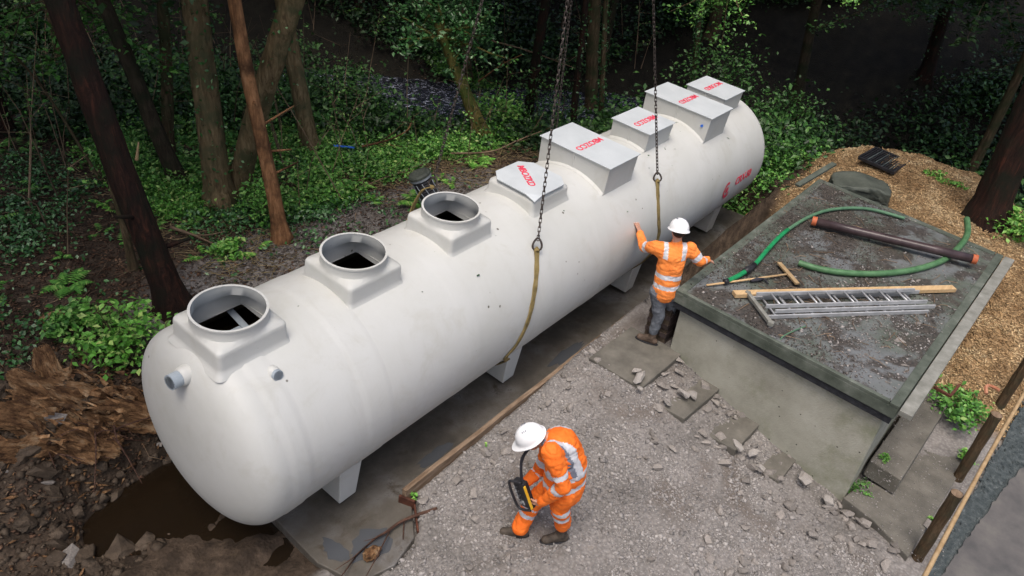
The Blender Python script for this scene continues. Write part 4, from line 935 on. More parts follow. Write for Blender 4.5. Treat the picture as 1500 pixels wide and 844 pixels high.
def helmet(c, fwd, upv, parent, s=1.0, peak=.055):
    f_ = Vector(fwd).normalized(); u_ = Vector(upv); u_ = (u_-f_*u_.dot(f_)).normalized(); l_ = u_.cross(f_); R_ = Matrix((f_, l_, u_)).transposed()
    m_ = MB(); n_ = 36; prof = []
    for k in range(13): a = math.pi/2*k/12; prof.append((math.sin(a), math.cos(a)))
    V_ = []
    for r_, z_ in prof:
        for j in range(n_):
            th = 2*math.pi*j/n_; rid = 1+.035*max(0, 1-abs(math.sin(th))*5)*math.sin(math.acos(min(1, z_)))*(1 if r_ < .98 else 0)
            V_.append(Vector((math.cos(th)*.142*r_, math.sin(th)*.118*r_, z_*.128*rid)))
    for dr, dz in ((.006, -.012), (.015, -.020), (.014, -.026), (.0, -.022)):
        for j in range(n_):
            th = 2*math.pi*j/n_; pk = peak*max(0, math.cos(th))**2.2*(1 if dr > .005 else 0)*(dr/.015)
            V_.append(Vector((math.cos(th)*(.142+dr)+pk, math.sin(th)*(.118+dr), dz-.25*pk)))
    k = len(V_)//n_; V_ = [Vector(c)+R_ @ (p*s) for p in V_]
    m_.add(V_, [(i*n_+j, i*n_+(j+1) % n_, (i+1)*n_+(j+1) % n_, (i+1)*n_+j) for i in range(1, k-1) for j in range(n_)]+[(0, n_+(j+1) % n_, n_+j) for j in range(n_)][:0]+[tuple(n_+j for j in range(n_))[::-1]])
    o = m_.build('hard_hat', M['helmet'], parent, smooth=True); smooth_by_angle(o, 55)
    v_ = MB()
    for q in (-1, 1):
        for w_ in range(3): v_.box(Vector(c)+R_ @ Vector((-.02+.018*w_, q*.045, .119)), (.007, .018, .006), R_)
    v_.build('vent', M['greyyoke'], o)
    return o, R_
def boot(ank, toe, sole, parent, m, s=1.0):
    ank = Vector(ank); toe = Vector(toe); f_ = Vector((toe.x-ank.x, toe.y-ank.y, 0)).normalized(); heel = Vector((ank.x, ank.y, 0))-f_*.045
    z_ = sole; h_ = Vector((heel.x, heel.y, z_+.045)); t_ = Vector((ank.x, ank.y, z_+.04))+f_*.155*s
    caps = [(ank+Vector((0, 0, .07)), Vector((ank.x, ank.y, z_+.08)), .056, .052), (h_, t_, .045, .043), (Vector((ank.x, ank.y, z_+.085))+f_*.02, t_+f_*-.05+Vector((0, 0, .01)), .048, .042)]
    o = remesh('boot', caps, (), .010, 3, .004, 14, m, parent)
    for v_ in o.data.vertices: v_.co.z = max(v_.co.z, z_+.004)
    l_ = Vector((-f_.y, f_.x, 0)); sl = MB(); out = []
    for k in range(20):
        a = 2*math.pi*k/20; out.append(((h_+t_)/2).xy+(f_*(math.cos(a)*(.155*s))+l_*(math.sin(a)*(.052+.006*math.cos(a)))).xy)
    sl.prism([tuple(p) for p in out], z_-.012, z_+.02); sl.build('sole', M['black'], o, bevel=.004); return o

def person_front():
    O = Vector((2.53, -2.47, -1.24)); n3 = Vector((.817, .577, 0))
    q = lambda p: Vector(p)-O
    fR, fL = q((2.374, -2.250, -1.147)), q((2.614, -2.589, -1.033))
    pel, mid, che, nk, hd = q((2.579, -2.540, -0.385)), q((2.575, -2.534, -0.143)), q((2.514, -2.448, 0.073)), q((2.446, -2.351, 0.159)), q((2.365, -2.236, 0.128))
    kR, kL = q((2.503, -2.258, -0.850)), q((2.486, -2.581, -0.621))
    hpR, hpL = pel-Vector((-.817, -.577, 0))*.09-Vector((0, 0, .05)), pel+Vector((-.817, -.577, 0))*.09-Vector((0, 0, .05))
    shL, elL, wrL, haL = q((2.300, -2.492, 0.194)), q((2.333, -2.660, -0.145)), q((2.317, -2.481, -0.489)), q((2.312, -2.404, -0.605))
    shR, elR, wrR, haR = q((2.644, -2.302, -0.000)), q((2.646, -2.200, -0.545)), q((2.485, -2.163, -0.620)), q((2.432, -2.158, -0.660))
    Fd = Vector((-.68, .73, 0)).normalized()
    Hf = (Fd+Vector((0, 0, -.75))).normalized(); Hu = (Fd*.75+Vector((0, 0, 1))).normalized()
    E_, K_, R_ = head_parts(hd, Hf, Hu)
    caps = K_+[(nk, hd-Hu*.05, .058, .055), (pel, mid, .13, .13), (mid, che, .13, .14), (che, nk, .12, .06), (che, shL, .09, .055), (che, shR, .09, .055),
        (shL, elL, .05, .04), (elL, wrL, .04, .027), (shR, elR, .05, .04), (elR, wrR, .04, .027), (pel, hpL, .12, .1), (pel, hpR, .12, .1), (hpL, kL, .08, .055), (kL, fL, .055, .04), (hpR, kR, .08, .055), (kR, fR, .055, .04)]
    caps += hand_caps(wrL, haL-wrL, Vector((.3, .5, -.2)), .9, 1.08, 1)+hand_caps(wrR, haR-wrR, Vector((-.3, -.5, -.2)), .9, 1.05, -1)
    P_ = remesh('person', caps, E_, .0075, 2, 0, mats=M['skin'], loc=O)
    tag(P_, 'worker in orange hi-vis suit walking on the gravel with a crane remote control', 'person')
    J = [(pel-Vector((0, 0, .10)), mid, .185, .185), (mid, che, .185, .19), (che, nk+Vector((0, 0, -.03)), .17, .085), (che+(shL-che)*.3, shL, .12, .085), (che+(shR-che)*.3, shR, .12, .085),
        (shL, elL, .092, .075), (elL, wrL, .075, .052), (shR, elR, .088, .072), (elR, wrR, .072, .05), (mid+Fd*.05, pel+Fd*.04-Vector((0, 0, .08)), .17, .17)]
    def rule(c_, k, t):
        if k in (5, 7): return 1 if .60 < t < .74 else 0
        if k in (6, 8): return 1 if .12 < t < .30 else 0
        if k == 2 and t > .75: return 2
        ax = (che-pel).normalized(); s_ = (c_-pel).dot(ax)
        if .02 < s_ < .075 or .17 < s_ < .225: return 1
        # shoulder straps running over both shoulders
        lat = (c_-che).dot(Vector((-.817, -.577, 0))); 
        if s_ > .22 and .10 < abs(lat) < .155: return 1
        if s_ > .36 and abs(lat) < .10 and k in (1, 2, 3, 4): return 0
        if .155 <= abs(lat) < .175 and s_ > .2: return 2
        return 0
    remesh('jacket', J, (), .0115, 3, .014, 7, [M['orange'], M['reflect'], M['greyyoke']], P_, rule=rule, seed=1)
    T_ = [(pel, hpL, .16, .13), (pel, hpR, .16, .13), (hpL, kL, .125, .095), (kL, fL+Vector((0, 0, .05)), .095, .085), (hpR, kR, .125, .095), (kR, fR+Vector((0, 0, .05)), .095, .085)]
    def rt_(c_, k, t): return 1 if (k in (3, 5) and (.0 < t < .16 or .34 < t < .5)) else 0
    remesh('trousers', T_, (), .0115, 3, .013, 8, [M['orange'], M['reflect']], P_, rule=rt_, seed=2)
    for f_, toe in ((fR, q((2.268, -2.098, -1.330))), (fL, q((2.472, -2.474, -1.223)))): boot(f_, toe, .0, P_, M['boot'], 1.05)
    helmet(hd+Hu*.045, Hf, Hu, P_, 1.0, .06)
    remesh('hair', [], [(hd+Hu*.02-Hf*.028, (.09, .083, .095), R_)], .01, 2, .004, 20, M['hair'], P_)
    gl = MB()
    for s_ in (-1, 1):
        c_ = hd+Hf*.09+R_ @ Vector((0, s_*.032, .012)); gl.tube([c_+R_ @ Vector((.004, .022*math.cos(a), .018*math.sin(a))) for a in np.linspace(0, 6.283, 11)], .003, 5, cap=False)
        gl.tube([c_+R_ @ Vector((0, s_*.024, 0)), hd+R_ @ Vector((0, s_*.084, .015))], .0035, 5)
    gl.build('glasses', M['black'], P_, smooth=True)
    ey = MB()
    for s_ in (-1, 1): ey.lathe([(.002, .012), (.009, .008), (.012, 0), (.009, -.008), (.002, -.012)], tuple(hd+R_ @ Vector((.083, s_*.031, .012))), 10)
    ey.build('eyes', M['hair'], P_, smooth=True)
    # crane remote held in front of the belly, hung from a neck strap
    a_, b_ = Vector((2.272, -2.209, -0.336)), Vector((2.323, -2.350, -0.699)); ctr = (a_+b_)/2; ax = (b_-a_).normalized()
    RC = empty('remote_control', tuple(ctr)); tag(RC, 'black and yellow crane remote control held by the walking worker', 'remote control')
    nn = Vector((-.60, .35, .75)); nn = (nn-ax*nn.dot(ax)).normalized(); sd_ = ax.cross(nn); RR_ = Matrix((ax, sd_, nn)).transposed(); L_ = (b_-a_).length*.92
    MB().box((0, 0, 0), (L_*.9, .15, .07), RR_).build('console', M['black'], RC, bevel=.012)
    MB().box(RR_ @ Vector((0, .075, .012)) if False else RR_ @ Vector((0, -.08, .028)), (L_*.8, .012, .03), RR_).build('yellow_case', M['yellow'], RC, bevel=.008)
    bar = [RR_ @ Vector(p) for p in ((-L_*.48, -.05, .03), (-L_*.5, .05, .055), (-L_*.40, .095, .06), (0, .11, .06), (L_*.40, .095, .06), (L_*.5, .05, .055), (L_*.48, -.05, .03))]
    MB().tube(spline(bar, 5), .014, 8).build('guard_bar', M['black'], RC, smooth=True)
    for k in range(5):
        c_ = RR_ @ Vector((-L_*.30+L_*.15*k, .02, .035)); MB().tube([c_, c_+nn*.03], [.010, .006], 8).build('lever', M['black'], RC)
    MB().box(RR_ @ Vector((L_*.27, .03, .038)), (.05, .06, .006), RR_).build('display', M['button'], RC, bevel=.002)
    MB().box(RR_ @ Vector((-L_*.05, .065, .036)), (L_*.4, .012, .008), RR_).build('switch_strip', M['button'], RC, bevel=.002)
    sa = Vector((2.328, -2.392, 0.162))-ctr; sb = Vector((2.422, -2.231, 0.021))-ctr
    band(spline([RR_ @ Vector((-L_*.45, -.05, .02)), Vector((2.289, -2.233, -0.129))-ctr+Vector((-.02, .02, .0)), Vector((2.294, -2.240, 0.034))-ctr, sb], 5), .035, .006, (-.7, .2, .5), 'neck_strap', RC, M['darkstrap'])
person_front()

def person_back():
    O = Vector((5.78, -1.68, -.93)); q = lambda p: Vector(p)-O
    n3 = Vector((.817, .577, 0)); lt = Vector((-.577, .817, 0))
    fL, fR = q((5.820, -1.736, -0.787)), q((6.118, -1.777, -0.738))
    kL, kR = q((5.830, -1.750, -0.471)), q((6.052, -1.805, -0.442)); pel = q((5.861, -1.742, -0.079)); mid = q((5.883, -1.722, 0.120)); che = q((5.917, -1.701, 0.371)); nk = q((5.952, -1.698, 0.545)); hd = q((5.963, -1.679, 0.718))
    hpL, hpR = pel+lt*.085-Vector((0, 0, .05)), pel-lt*.085-Vector((0, 0, .05))
    shL, elL = q((5.804, -1.506, 0.469)), q((5.921, -1.290, 0.326)); hl_ = q((6.299, -0.942, 0.370)); wrL = q((6.279, -1.037, 0.282))
    shR, elR, wrR, hr_ = q((6.023, -1.851, 0.515)), q((6.106, -2.003, 0.350)), q((6.229, -2.039, 0.345)), q((6.864, -1.919, 0.035))
    Hf = (n3+lt*.25+Vector((0, 0, -.25))).normalized(); Hu = Vector((0, 0, 1))+n3*.25
    E_, K_, R_ = head_parts(hd, Hf, Hu)
    caps = K_+[(nk, hd-Vector((0, 0, .04)), .058, .056), (pel, mid, .13, .12), (mid, che, .12, .14), (che, nk, .12, .06), (che, shL, .09, .055), (che, shR, .09, .055),
        (shL, elL, .05, .04), (elL, wrL, .04, .027), (shR, elR, .05, .04), (elR, wrR, .04, .027), (pel, hpL, .12, .1), (pel, hpR, .12, .1), (hpL, kL, .08, .055), (kL, fL, .055, .04), (hpR, kR, .08, .055), (kR, fR, .055, .04)]
    tn = Vector((0, -hl_.y-O.y, -(hl_.z+O.z))).normalized()          # toward the tank shell
    rad = Vector((0, (hl_+O).y, (hl_+O).z)).normalized(); updir = Vector((-.35, -rad.z, rad.y)); updir = updir if updir.z > 0 else -updir
    caps += hand_caps(wrL, (updir.normalized()*1.0-rad*.45), -rad, .12, 1.12, 1, .3)+hand_caps(wrR, (hr_-wrR)+Vector((0, 0, .02)), Vector((0, 0, -1)), .15, 1.1, 1, .25)
    P_ = remesh('person', caps, E_, .0075, 2, 0, mats=M['skin'], loc=O)
    tag(P_, 'worker in orange jacket and grey jeans, one hand on the tank, seen from behind', 'person')
    J = [(pel-Vector((0, 0, .02)), mid, .165, .165), (mid, che, .165, .18), (che, nk+Vector((0, 0, -.07)), .17, .10), (che+(shL-che)*.35+Vector((0, 0, .02)), shL, .13, .085), (che+(shR-che)*.35+Vector((0, 0, .02)), shR, .13, .085),
        (shL, elL, .088, .068), (elL, wrL, .068, .048), (shR, elR, .088, .068), (elR, wrR, .066, .046), (nk+Vector((0, 0, -.04)), nk+Vector((0, 0, .005)), .078, .070)]
    def rule(c_, k, t):
        if k in (5, 7): return 1 if .50 < t < .78 else 0
        if k == 6: return 0
        if k == 8: return 1 if .38 < t < .62 else 0
        ax = (che-pel).normalized(); s_ = (c_-pel).dot(ax)
        if .045 < s_ < .10 or .185 < s_ < .245: return 1
        lat = (c_-che).dot(lt)
        if s_ > .46 and .085 < abs(lat) < .14: return 1
        return 0
    remesh('jacket', J, (), .0115, 3, .014, 7, [M['orange2'], M['reflect'], M['greyyoke']], P_, rule=rule, seed=4)
    T_ = [(pel, hpL, .145, .12), (pel, hpR, .145, .12), (hpL, kL, .112, .078), (kL, fL+Vector((0, 0, .05)), .078, .064), (hpR, kR, .112, .078), (kR, fR+Vector((0, 0, .05)), .078, .064)]
    remesh('jeans', T_, (), .0115, 3, .010, 10, M['denim'], P_, seed=5)
    boot(fL, q((5.775, -1.500, -0.848)), .0, P_, M['boot2'], 1.05); boot(fR, fR+n3*.2+lt*.1, .02, P_, M['boot2'])
    helmet(hd+Vector((0, 0, .035)), Hf, Hu, P_, 1.0, .045)
    remesh('hair', [], [(hd+Vector((0, 0, .0))-Hf*.022, (.09, .083, .085), R_)], .01, 2, .004, 20, M['hair'], P_)
person_back()

# ------------------------------------------------------------------ gravel and loose stones
def rock_mesh(name, k, seed, m, flat=.6):
    rr = random.Random(seed); bm = bmesh.new()
    for _ in range(k):
        v_ = Vector((rr.gauss(0, 1), rr.gauss(0, 1), rr.gauss(0, 1))).normalized(); v_ = Vector((v_.x*rr.uniform(.8, 1.1), v_.y*rr.uniform(.55, .8), v_.z*flat*rr.uniform(.8, 1.1))); bm.verts.new(v_)
    r_ = bmesh.ops.convex_hull(bm, input=bm.verts); 
    bmesh.ops.delete(bm, geom=[v_ for v_ in bm.verts if not v_.link_faces], context='VERTS')
    bmesh.ops.dissolve_limit(bm, angle_limit=math.radians(14), verts=bm.verts, edges=bm.edges)
    me_ = bpy.data.meshes.new(name); bm.to_mesh(me_); bm.free(); me_.materials.append(m); return me_
ROCK = [rock_mesh('stone', 14, s_, M['stone'], .5) for s_ in range(9)]
ROCKP = [rock_mesh('stone', 14, 50+s_, M['stone2'], .45) for s_ in range(3)]
nst = 0
def stone(x, y, s_, z=None, mesh=None, sink=.12, par=None):
    global nst
    o = bpy.data.objects.new('stone', mesh or random.choice(ROCK)); COL.objects.link(o); o.parent = par or ground
    z = drop(x, y) if z is None else z
    o.location = (x, y, z+s_*.5*(1-sink)-.004); o.scale = (s_, s_*random.uniform(.8, 1.1), s_*random.uniform(.7, 1.1)); o.rotation_euler = (random.gauss(0, .2), random.gauss(0, .2), random.uniform(0, 6.28)); nst += 1; return o
def gd_(x, y):      # where the bigger rubble lies on the pad
    a = math.exp(-((y+1.35)/.28)**2)*(x > 1.8)*(x < 5.2)                                  # along the timber
    b = math.exp(-((math.hypot(max(0, abs(x-5.35)-.25), 0))/.28)**2)*(y < -2.0)*(y > -5.0)*1.3    # against the steps
    c = math.exp(-((y+4.6)/.7)**2)*(x > 3.4)*(x < 5.9)*.9; d = .16
    e = math.exp(-((x-1.9)/.5)**2)*(y < -1.6)*(y > -2.6)*.5
    return max(a, b, c, d, e)
while nst < 235:
    x, y = random.uniform(1.4, 5.85), random.uniform(-5.4, -1.22)
    if y > -1.65 and x < 1.95: continue
    if random.random() < gd_(x, y): stone(x, y, random.choice([.035, .04, .045, .05, .06, .07, .085])*(1.15 if x > 4.8 else 1))
for x, y, s_ in ((5.02, -2.02, .13), (5.12, -1.93, .09), (4.86, -2.12, .06), (5.05, -2.45, .075), (5.3, -2.52, .11), (5.42, -2.62, .10), (5.25, -3.35, .11), (5.33, -3.55, .10), (5.2, -3.7, .09), (5.5, -4.15, .13), (5.45, -4.5, .11)): stone(x, y, s_, mesh=random.choice(ROCKP), z=drop(x, y)+.06)
for px in ((6.529, -4.316, -1.380), (6.783, -4.030, -1.450), (6.526, -4.609, -1.350), (6.323, -4.912, -1.450), (5.895, -5.512, -1.500), (5.361, -5.291, -1.550), (5.431, -4.545, -1.600), (5.473, -4.733, -1.600), (5.818, -4.110, -1.600), (5.977, -3.765, -1.550), (5.434, -4.905, -1.600), (5.039, -4.758, -1.600)):
    stone(px[0], px[1], random.uniform(.07, .12), z=px[2])
def scat(n_, x0, x1, y0, y1, dens, zoff=0.0):
    out = []; tot = 0
    while tot < n_:
        x = RNG.uniform(x0, x1, n_); y = RNG.uniform(y0, y1, n_); k = RNG.random(n_) < dens(x, y); x, y = x[k], y[k]; out.append(np.column_stack([x, y])); tot += len(x)
    p = np.concatenate(out)[:n_]; return np.column_stack([p, gz(p[:, 0], p[:, 1])+zoff])
def infront(x, y): return zone_gravel(x, y)*(y < -1.14)*(x > 1.25)*np.where(x > 5.9, (y < -4.6)*1.0, 1)*np.where((x > 5.0) & (y < -4.6) & (x-5.0 > (y+5.5)*-.1) & (x < 8.1) & (y > -5.7), .12, 1)
p = scat(46000, 1.2, 6.4, -6.2, -1.14, lambda x, y: infront(x, y)*(.35+.65*(fbm(x*2.2, y*2.2) > .44)))
s_ = RNG.lognormal(math.log(.0088), .55, len(p)); s_ = np.clip(s_, .004, .038); chips_mesh('gravel', p, s_, (1.2, .9, .6), M['gravel'])
p = scat(20000, 1.0, 8.6, 1.3, 4.4, lambda x, y: zone_gravel(x, y)); chips_mesh('stony_soil', p, np.clip(RNG.lognormal(math.log(.013), .5, len(p)), .005, .05), (1.2, .9, .6), M['dark_gravel'])
p = scat(3500, 5.6, 9.5, -6.7, -5.62, lambda x, y: (y < -5.64-.07*(x-5))*1.0, .03); chips_mesh('blue_grey_stones', p, np.clip(RNG.lognormal(math.log(.013), .4, len(p)), .005, .03), (1.2, .9, .6), M['bluestone'])
p = scat(2200, 5.2, 8.2, -5.75, -4.7, lambda x, y: np.ones_like(x)*.5); p[:, 2] = np.where(p[:, 1] > -5.06, -1.217, -1.487); chips_mesh('step_grit', p, np.clip(RNG.lognormal(math.log(.0045), .5, len(p)), .002, .02), (1.2, .9, .5), M['gravel'])
# bark mulch
def mulch_d(x, y): return zone_mulch(x, y)
p = scat(52000, 7.9, 15.2, -6.7, -1.1, mulch_d, .01); 
chips_mesh('bark_mulch', p, RNG.uniform(.010, .032, len(p)), (1.3, .45, .18), M['chips'])
# litter of dead leaves and soil crumbs through the wood
def woodd(x, y): return (y > 1.2)*(1-zone_gravel(x, y)*.7)*(1-.8*(sdist(x, y) < .9))+((x < .9) & (y > .8))*.6
# rough earth and wood fragments on the torn bank
p = scat(3200, -2.0, 1.1, -.2, 3.0, lambda x, y: (y > .3+.3*x)*1.0); chips_mesh('earth_clods', p, np.clip(RNG.lognormal(math.log(.024), .55, len(p)), .01, .085), (1.1, .9, .7), M['soilclod'])
p = scat(700, -1.8, .9, .4, 3.0, lambda x, y: np.exp(-((x-.1)**2+(y-1.8)**2)/.8)+.1, .02); chips_mesh('wood_fragments', p, np.clip(RNG.lognormal(math.log(.03), .5, len(p)), .01, .09), (1.6, .4, .25), M['rotten'])
p = scat(36000, -3.5, 14, 0.6, 11, lambda x, y: woodd(x, y)*np.clip(1.25-np.hypot(x-1, y-3)/10, .15, 1), .012); chips_mesh('leaf_litter', p, RNG.uniform(.012, .04, len(p)), (1, .6, .12), M['litter'])
# twigs
def sticks(name, n_, x0, x1, y0, y1, dens, L=(.08, .45), r=.0035, m='twig'):
    p = scat(n_, x0, x1, y0, y1, dens, .02); a = RNG.uniform(0, 2*np.pi, n_); l = RNG.uniform(*L, n_); tl = RNG.normal(.05, .15, n_)
    d = np.stack([np.cos(a)*np.cos(tl), np.sin(a)*np.cos(tl), np.sin(tl)], -1); sdv = np.stack([-np.sin(a), np.cos(a), 0*a], -1); r_ = r*RNG.uniform(.6, 1.8, n_)[:, None]
    mid = p+d*l[:, None]*.5+sdv*(RNG.normal(0, .1, n_)*l)[:, None]; e = p+d*l[:, None]; upv = np.array([0, 0, 1.0]); V_ = []
    for q, k in ((p, 1.2), (mid, 1), (e, .4)): V_ += [q+sdv*r_*k, q+upv*r_*1.3*k, q-sdv*r_*k]
    V_ = np.stack(V_, 1).reshape(-1, 3); T = []
    for s in (0, 3):
        for k in range(3): T.append((s+k, s+(k+1) % 3, s+3+(k+1) % 3, s+3+k))
    F_ = (np.array(T)[None]+9*np.arange(n_)[:, None, None]).reshape(-1, 4); return tag(link(name, fast_mesh(name, V_, F_), M[m]), kind='stuff')
sticks('fallen_twigs', 1500, -3, 13, .8, 9, lambda x, y: woodd(x, y))
def roofsticks():
    n_ = 150; m_ = MB()
    for i in range(n_):
        u, v_ = random.random(), random.random()
        if i < 60: u, v_ = min(.98, abs(random.gauss(.22, .1))), min(.98, random.gauss(.45, .10))
        q = roofpt(u, v_); a = random.uniform(0, 6.28); L = random.uniform(.06, .3)
        b = Vector((q.x+math.cos(a)*L, q.y+math.sin(a)*L)); c_ = (q+b)/2+Vector((random.gauss(0, .02), random.gauss(0, .02)))
        if not (5.75 < b.x < 10.3 and -4.7 < b.y < -2.05): continue
        m_.tube([(q.x, q.y, .006), (c_.x, c_.y, .022), (b.x, b.y, .010)], [.005, .004, .002], 4)
    tag(m_.build('roof_twigs', M['twig']), kind='stuff')
roofsticks()
for i, (px, s_) in enumerate((((7.907, -4.203, 0.000), .05), ((7.506, -4.095, 0.000), .05), ((7.451, -4.444, 0.000), .06), ((6.881, -4.371, 0.000), .085), ((6.424, -4.546, 0.000), .055), ((7.032, -4.101, 0.000), .04), ((8.296, -3.268, 0.000), .04), ((8.179, -2.917, 0.000), .035), ((8.578, -4.166, 0.000), .045), ((8.161, -4.399, 0.000), .035), ((6.292, -4.156, 0.000), .035), ((5.946, -4.486, 0.000), .03))):
    stone(px[0], px[1], s_, z=-.0, sink=.3, par=BL).location = (px[0]-5.9, px[1]+4.55, 1.8)

# ------------------------------------------------------------------ leaves
def leaf_verts(P, s, up_bias=.8, elong=1.0, drop_=0.0):
    """folded four point leaves at P (n,3) with sizes s"""
    n_ = len(P); nrm = RNG.normal(0, 1, (n_, 3)); nrm[:, 2] = np.abs(nrm[:, 2])+up_bias; nrm /= np.linalg.norm(nrm, axis=1)[:, None]
    a = RNG.normal(0, 1, (n_, 3)); a -= nrm*(a*nrm).sum(1)[:, None]; a /= np.linalg.norm(a, axis=1)[:, None]; b = np.cross(nrm, a); s = np.asarray(s)[:, None]
    base = P-a*s*.5*elong; tip = P+a*s*.55*elong-nrm*s*.12; l = P+b*s*.32+nrm*s*.08; r = P-b*s*.32+nrm*s*.08
    V_ = np.stack([base, r, tip, l], 1).reshape(-1, 3); T = np.array([(0, 1, 2), (0, 2, 3)]); F_ = (T[None]+4*np.arange(n_)[:, None, None]).reshape(-1, 3); return V_, F_
def leaves(name, P, s, m, parent=None, ub=.8, el=1.0):
    V_, F_ = leaf_verts(np.asarray(P, float), s, ub, el); return link(name, fast_mesh(name, V_, F_), m, parent)
# ground cover in clumps
def cover(name, n_clump, per, x0, x1, y0, y1, dens, s, h, m, r=.11):
    c_ = scat(n_clump, x0, x1, y0, y1, dens); P = np.repeat(c_, per, 0); n_ = len(P); P = P+np.column_stack([RNG.normal(0, r, n_), RNG.normal(0, r, n_), np.abs(RNG.normal(0, 1, n_))*np.repeat(RNG.uniform(.3, 1, n_clump)*h, per)+.02])
    o = leaves(name, P, RNG.uniform(s*.6, s*1.4, n_), m); tag(o, kind='stuff'); return o
def band_main(x, y):
    d = sdist(x, y); line = 3.85+.45*np.maximum(0, 4.5-x)*.4
    k = sst(line, line+.5, y+.5*(fbm(x*1.3, y*1.3)-.47))*(d > 1.9)*sst(2.6, 4.6, x)*(y < 9)
    return k*np.clip((fbm(x*1.3+3, y*1.3+9)-.45)*8, .03, 1)
cover('bright_ground_cover', 5200, 13, 2.5, 12.5, 2.6, 8.5, band_main, .062, .13, M['leaf_bright'])
cover('ground_cover', 4200, 12, 2.5, 13.5, 2.6, 9.5, lambda x, y: np.clip(band_main(x, y)*1.5, 0, 1), .07, .16, M['leaf'])
def sparse(x, y): return np.where(x < 3.5, .35, 1)*(y > 2.2)*np.clip((fbm(x*.9+13, y*.9+2)-.45)*7, .03, 1)*(1-zone_gravel(x, y))*(sdist(x, y) > 1.9)
cover('ivy_ground_cover', 5200, 10, -4, 8, 2.0, 16, sparse, .06, .10, M['ivy'])
cover('far_end_ground_cover', 2200, 13, 11.2, 17, -1.2, 5, lambda x, y: (1-zone_mulch(x, y))*(sdist(x, y) > 2.0)*sst(-1.3, -.4, y+.6*(fbm(x, y)-.4))*np.clip((fbm(x*1.1, y*1.1)-.36)*6, .1, 1), .075, .2, M['leaf'])
def hill(x, y): d = np.hypot(x+1.9, y+4.8)-1.5; return (1-zone_mulch(x, y))*np.where((y < .5) & (d < 15), .3, 1)*(np.where((x < 15.2) & (y < -1), 0, 1))* (d > 13)*(d < 26)*(sdist(x, y) > 1.9)*np.clip((fbm(x*.6+3, y*.6+5)-.40)*6, .22, 1)
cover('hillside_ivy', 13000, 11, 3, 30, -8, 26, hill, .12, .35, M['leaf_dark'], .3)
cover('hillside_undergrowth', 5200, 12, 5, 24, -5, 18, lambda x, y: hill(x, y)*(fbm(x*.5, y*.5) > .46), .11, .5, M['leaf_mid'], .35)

def shrub(x, y, rx, rz, n_, s, m, label, name='shrub', group=None, z=None, stems=6, cat=None, ry=None, tilt=(0, 0)):
    z = drop(x, y) if z is None else z; e = empty(name, (x, y, z)); tag(e, label, cat or name.replace('_', ' '), group)
    ry = ry or rx; nc = max(6, n_//22); sp_ = MB(); cen = []
    for i in range(nc):
        th = random.uniform(0, 6.283); ph = random.uniform(.1, 1); rr = random.random()**.5
        cen.append((math.cos(th)*rx*rr*math.sqrt(1-ph*ph*.7)+tilt[0]*ph, math.sin(th)*ry*rr*math.sqrt(1-ph*ph*.7)+tilt[1]*ph, ph*rz))
    for i in range(min(stems*2, nc)):
        c_ = cen[i]; sp_.tube([(0, 0, -.03), (c_[0]*.35, c_[1]*.35, c_[2]*.6), c_], [.011*rz+.004, .007*rz+.003, .003], 5)
    if stems: tag(sp_.build('stems', M['bark_brown'], e), kind='stuff')
    C_ = np.array(cen)[RNG.integers(0, nc, n_)]; P = C_+RNG.normal(0, 1, (n_, 3))*np.array([rx*.2, ry*.2, rz*.13]); P[:, 2] = np.maximum(P[:, 2], .02)
    tag(leaves('foliage', P, RNG.uniform(s*.6, s*1.4, n_), m, e), kind='stuff'); return e
def fern(x, y, L, n_, m, label, z=None, name='fern', group=None):
    z = drop(x, y) if z is None else z; e = empty(name, (x, y, z)); tag(e, label, 'fern', group); V_ = []; F_ = []
    for i in range(n_):
        th = 6.283*i/n_+random.uniform(-.3, .3); l = L*random.uniform(.7, 1.1); hgt = random.uniform(.35, .7)
        for k in range(2, 13):
            t = k/13; c_ = Vector((math.cos(th)*l*t, math.sin(th)*l*t, l*hgt*(t*1.8-1.6*t*t))); w = l*.26*math.sin(math.pi*min(1, t*1.05+.08))
            sdv = Vector((-math.sin(th), math.cos(th), 0)); fwd_ = Vector((math.cos(th), math.sin(th), 0))
            for q in (-1, 1):
                b = len(V_); V_ += [c_-fwd_*.012, c_+sdv*q*w+fwd_*w*.3-Vector((0, 0, w*.25)), c_+fwd_*.028]; F_.append((b, b+1, b+2))
    tag(link('fronds', fast_mesh('fronds', np.array([tuple(v_) for v_ in V_]), np.array(F_)), m, e), kind='stuff'); return e

sticks('dry_stalks', 2600, 2.5, 12.5, 2.8, 8, lambda x, y: (sdist(x, y) > 1.6)*(fbm(x*1.3+3, y*1.3+9) < .50)*1.0, (.1, .5), .003, 'straw')
def fronds(name, n_, x0, x1, y0, y1, dens, m):
    c_ = scat(n_, x0, x1, y0, y1, dens); V_ = []; F_ = []
    for cx_, cy_, cz_ in c_:
        L = random.uniform(.18, .42)
        for i in range(random.randint(3, 7)):
            th = random.uniform(0, 6.283); l = L*random.uniform(.7, 1.2); hg = random.uniform(.3, .9)
            for k in range(2, 11):
                t = k/11; p = Vector((cx_+math.cos(th)*l*t, cy_+math.sin(th)*l*t, cz_+l*hg*(t*1.8-1.6*t*t))); w = l*.22*math.sin(math.pi*min(1, t*1.05+.08)); sdv = Vector((-math.sin(th), math.cos(th), 0)); fd = Vector((math.cos(th), math.sin(th), 0))
                for q in (-1, 1): b = len(V_); V_ += [tuple(p-fd*.012), tuple(p+sdv*q*w+fd*w*.3-Vector((0, 0, w*.25))), tuple(p+fd*.025)]; F_.append((b, b+1, b+2))
    tag(link(name, fast_mesh(name, np.array(V_), np.array(F_)), m), kind='stuff')
fronds('young_ferns', 260, 2.5, 12.5, 2.8, 8, lambda x, y: band_main(x, y)+.03, M['leaf_bright'])
